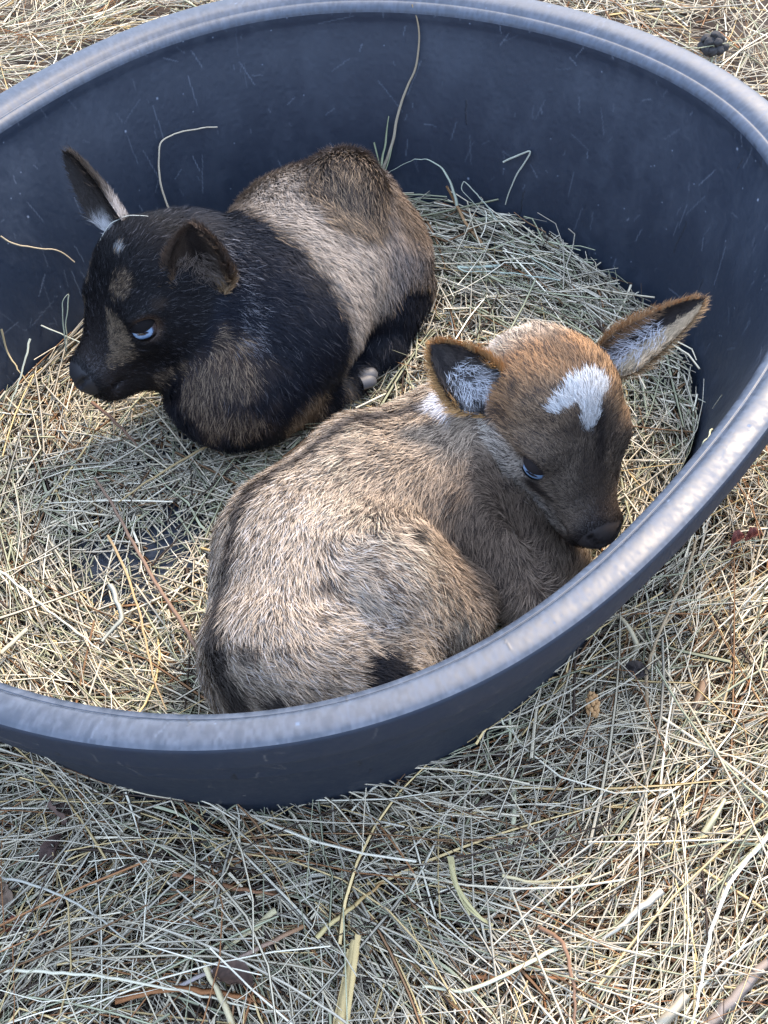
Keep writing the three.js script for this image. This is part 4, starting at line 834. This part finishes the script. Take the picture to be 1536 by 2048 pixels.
stalk('weed_stalk', 'thin bent brown twig at the bottom right', 'twig', [[0.1140, 0.0220, 0.3928], [0.1250, 0.0280, 0.4060], [0.1282, 0.0260, 0.4281], [0.1259, 0.0180, 0.4508]], 0.0015, [0.22, 0.13, 0.08]);
stalk('straw_stalk', 'sagging yellow straw bridging a dark gap', 'straw', [[0.0966, 0.0260, 0.3592], [0.1123, 0.0220, 0.3629], [0.1301, 0.0220, 0.3649], [0.1496, 0.0260, 0.3645]], 0.0012, [0.50, 0.42, 0.24]);
stalk('straw_stalk', 'very long bowed pale straw near the right edge', 'straw', [[0.2591, 0.0300, 0.3527], [0.2267, 0.0340, 0.3843], [0.2109, 0.0320, 0.4096], [0.2023, 0.0280, 0.4310], [0.1901, 0.0200, 0.4584]], 0.0014, [0.54, 0.52, 0.43]);
stalk('grass_blade', 'broad flat pale blade on the lower right straw', 'grass blade', [[0.1890, 0.0220, 0.3773], [0.1697, 0.0260, 0.3930], [0.1497, 0.0200, 0.4030]], 0.0026, [0.46, 0.42, 0.33], { flat: 0.25, tip: 0.001 });
stalk('straw_stalk', 'wide split straw end at the bottom right edge', 'straw', [[0.1904, 0.0240, 0.4433], [0.1804, 0.0240, 0.4518], [0.1719, 0.0200, 0.4579]], 0.0030, [0.40, 0.34, 0.24], { flat: 0.12, tip: 0.0032 });
stalk('dry_leaf', 'wide grey-brown leaf ribbon at the bottom right corner', 'leaf', [[0.2438, 0.0220, 0.4245], [0.2201, 0.0240, 0.4444], [0.1985, 0.0200, 0.4607]], 0.0028, [0.26, 0.21, 0.17], { flat: 0.1, tip: 0.0036 });
stalk('dry_leaf', 'rust coloured stem lying across the lower right', 'stem', [[0.0497, 0.0160, 0.4139], [0.0855, 0.0180, 0.4186], [0.1282, 0.0180, 0.4238], [0.1628, 0.0140, 0.4333]], 0.0016, [0.24, 0.12, 0.06], { flat: 0.5 });
stalk('straw_stalk', 'split yellow straw stub near the right edge', 'straw', [[0.2385, 0.0280, 0.3253], [0.2278, 0.0280, 0.3385], [0.2185, 0.0200, 0.3467]], 0.0012, [0.54, 0.47, 0.27], { tip: 0.0024, flat: 0.4 });
// leaves with a blade of their own
function leaf(label, at, along, across, curl, color) {
  const a = A3(at), T = A3(along).sub(a), L = T.length(); T.normalize(); const Sd = A3(across).sub(a); const W = Sd.length() * 0.6; Sd.addScaledVector(T, -Sd.dot(T)).normalize(); const U = new THREE.Vector3().crossVectors(Sd, T); if (U.y < 0) U.negate();
  const pos = [], idx = [], col = [], nu = 14, nv = 8, rng = rngOf(Math.round(L * 1e6)), layers = [0, -0.0004];
  for (const off of layers) for (let i = 0; i <= nu; i++) for (let j = 0; j <= nv; j++) {
    const u = i / nu, v = (j / nv) * 2 - 1, w = W * Math.pow(Math.sin(Math.PI * clamp(u * 0.96 + 0.02)), 0.75) * (1 + 0.18 * (noise(u * 9, v > 0 ? 1 : 5, L * 900) - 0.5));
    const h = curl * W * (v * v * 0.8) + 0.25 * curl * L * Math.sin(u * 3.1) - 0.12 * W * Math.exp(-v * v * 60) + (noise(u * 7, v * 3, L * 300) - 0.5) * 0.005 + (noise(u * 16, v * 7, L * 500) - 0.5) * 0.0018;
    const p = a.clone().addScaledVector(T, u * L).addScaledVector(Sd, v * w * (1 - 0.2 * curl)).addScaledVector(U, h + off); p.y = Math.max(p.y, -0.004);
    pos.push(p.x, p.y, p.z); const m = 0.45 + 0.5 * noise(u * 14, v * 8, 3); col.push(color[0] * m, color[1] * m, color[2] * m);
  }
  const n = nv + 1, half = (nu + 1) * n;
  for (let i = 0; i < nu; i++) for (let j = 0; j < nv; j++) { const q = i * n + j; idx.push(q, q + 1, q + n, q + 1, q + n + 1, q + n); const b = q + half; idx.push(b, b + n, b + 1, b + 1, b + n, b + n + 1); }
  return tag(part('dead_leaf', geo(pos, idx, col), new THREE.MeshStandardMaterial({ vertexColors: true, roughness: 0.8, side: THREE.DoubleSide })), label, 'leaf');
}
leaf('small curled brown leaf at the upper left of the front straw', [-0.1855, 0.0220, 0.2773], [-0.1716, 0.0200, 0.2914], [-0.1811, 0.0260, 0.2900], 0.8, [0.15, 0.09, 0.065]);
leaf('dark brown folded leaf hanging among stems at the lower left', [-0.1727, 0.0240, 0.2997], [-0.1808, 0.0120, 0.3157], [-0.1686, 0.0200, 0.3106], 1.0, [0.10, 0.055, 0.04]);
leaf('brown dead leaf with a pinhole tint at the left edge', [-0.2079, 0.0220, 0.3279], [-0.2023, 0.0140, 0.3455], [-0.1985, 0.0200, 0.3363], 0.5, [0.20, 0.13, 0.08]);
leaf('blackish leaf in the shade under the front of the tub', [-0.0995, 0.0140, 0.2982], [-0.0744, 0.0160, 0.2969], [-0.0877, 0.0160, 0.3052], 0.4, [0.05, 0.042, 0.045]);
leaf('crumpled brown leaf in front of the rust blade', [-0.0789, 0.0200, 0.4018], [-0.0557, 0.0200, 0.4103], [-0.0656, 0.0220, 0.4131], 0.7, [0.13, 0.075, 0.05]);
leaf('dull brown leaf half buried left of the tub front', [-0.1547, 0.0120, 0.2954], [-0.1380, 0.0140, 0.3061], [-0.1463, 0.0160, 0.3097], 0.4, [0.13, 0.085, 0.065]);
leaf('dark crumpled leaf against the forked brown stem', [0.1972, 0.0260, 0.2189], [0.2117, 0.0260, 0.2267], [0.2068, 0.0320, 0.2155], 0.9, [0.085, 0.065, 0.055]);
leaf('small red-brown leaf right of the rim', [0.2877, 0.0260, 0.1291], [0.2994, 0.0260, 0.1215], [0.2920, 0.0260, 0.1351], 0.9, [0.16, 0.042, 0.028]);
leaf('second small red leaf at the right edge of the picture', [0.2983, 0.0260, 0.1260], [0.3108, 0.0260, 0.1212], [0.3036, 0.0260, 0.1303], 0.9, [0.19, 0.05, 0.03]);
leaf('red-brown leaf fragment at the lower left corner', [-0.2084, 0.0160, 0.3536], [-0.1965, 0.0160, 0.3581], [-0.2023, 0.0180, 0.3616], 0.5, [0.22, 0.05, 0.025]);
// a seed head standing in the straw
{
  const g = new THREE.Group(); g.name = 'seed_cone'; const base = A3([0.1691, 0.0260, 0.2553]), tip = A3([0.1703, 0.0360, 0.2440]), T = tip.clone().sub(base), L = T.length(); T.normalize();
  const S1 = new THREE.Vector3().crossVectors(T, V(0, 0, 1)).normalize(), S2 = new THREE.Vector3().crossVectors(T, S1), mat = new THREE.MeshStandardMaterial({ color: new THREE.Color().setRGB(0.36, 0.20, 0.08), roughness: 0.8 });
  const core = new Stems(); core.add([base, base.clone().addScaledVector(T, L * 0.5), tip], 0.0012, 0.0006, [0.3, 0.18, 0.08]); part('core', core.geometry(), strawMat, g);
  const sc = new THREE.SphereGeometry(1, 8, 6), rng = rngOf(9);
  for (let k = 0; k < 26; k++) { const u = 0.04 + 0.92 * k / 26, a = k * 2.4, r = 0.0034 * Math.sin(Math.PI * clamp(0.2 + u * 0.75)); const m = part('scale', sc, mat, g); m.position.copy(base).addScaledVector(T, u * L).addScaledVector(S1, Math.cos(a) * r).addScaledVector(S2, Math.sin(a) * r); m.scale.set(0.0015, 0.0024, 0.0012); m.quaternion.setFromUnitVectors(V(0, 1, 0), T.clone().addScaledVector(S1, Math.cos(a) * 0.5).addScaledVector(S2, Math.sin(a) * 0.5).normalize()); }
  tag(g, 'small orange-brown seed head standing in the straw right of the tub', 'seed head');
}
// droppings beyond the tub
{
  const g = new THREE.Group(); g.name = 'dung_cluster'; const rng = rngOf(17), c = A3([0.4089, 0.0300, -0.4697]), mat = new THREE.MeshPhysicalMaterial({ color: new THREE.Color().setRGB(0.022, 0.020, 0.019), roughness: 0.8 });
  g.position.copy(c);
  const base = new THREE.SphereGeometry(1, 18, 14), P = base.attributes.position;
  for (let i = 0; i < P.count; i++) { const m = 1 + 0.45 * (noise(P.getX(i) * 2.4 + 5, P.getY(i) * 2, P.getZ(i) * 2) - 0.5); P.setXYZ(i, P.getX(i) * m, P.getY(i) * m, P.getZ(i) * m); }
  base.computeVertexNormals();
  const spots = [[-9, 0, 6], [-3, 0, 9], [4, 0, 8], [9, 0, 3], [9, 0, -5], [2, 0, -8], [-6, 0, -7], [-11, 0, -2], [-5, 7, 3], [2, 7, 4], [6, 7, -2], [-1, 7, -4], [-7, 7, -3], [1, 12, 0]];
  for (const [x, y, z] of spots) { const m = part('pellet', base, mat, g); m.position.set(x * 0.00095 + (rng() - 0.5) * 0.001, 0.003 + y * 0.0009, z * 0.001 + (rng() - 0.5) * 0.001); const s = 0.0043 + rng() * 0.0007; m.scale.set(s, s * 0.95, s * 1.2); m.rotation.set(rng() * 3, rng() * 3, rng() * 3); }
  tag(g, 'cluster of dark goat droppings on the straw beyond the tub', 'droppings');
}

renderer.render(scene, camera);
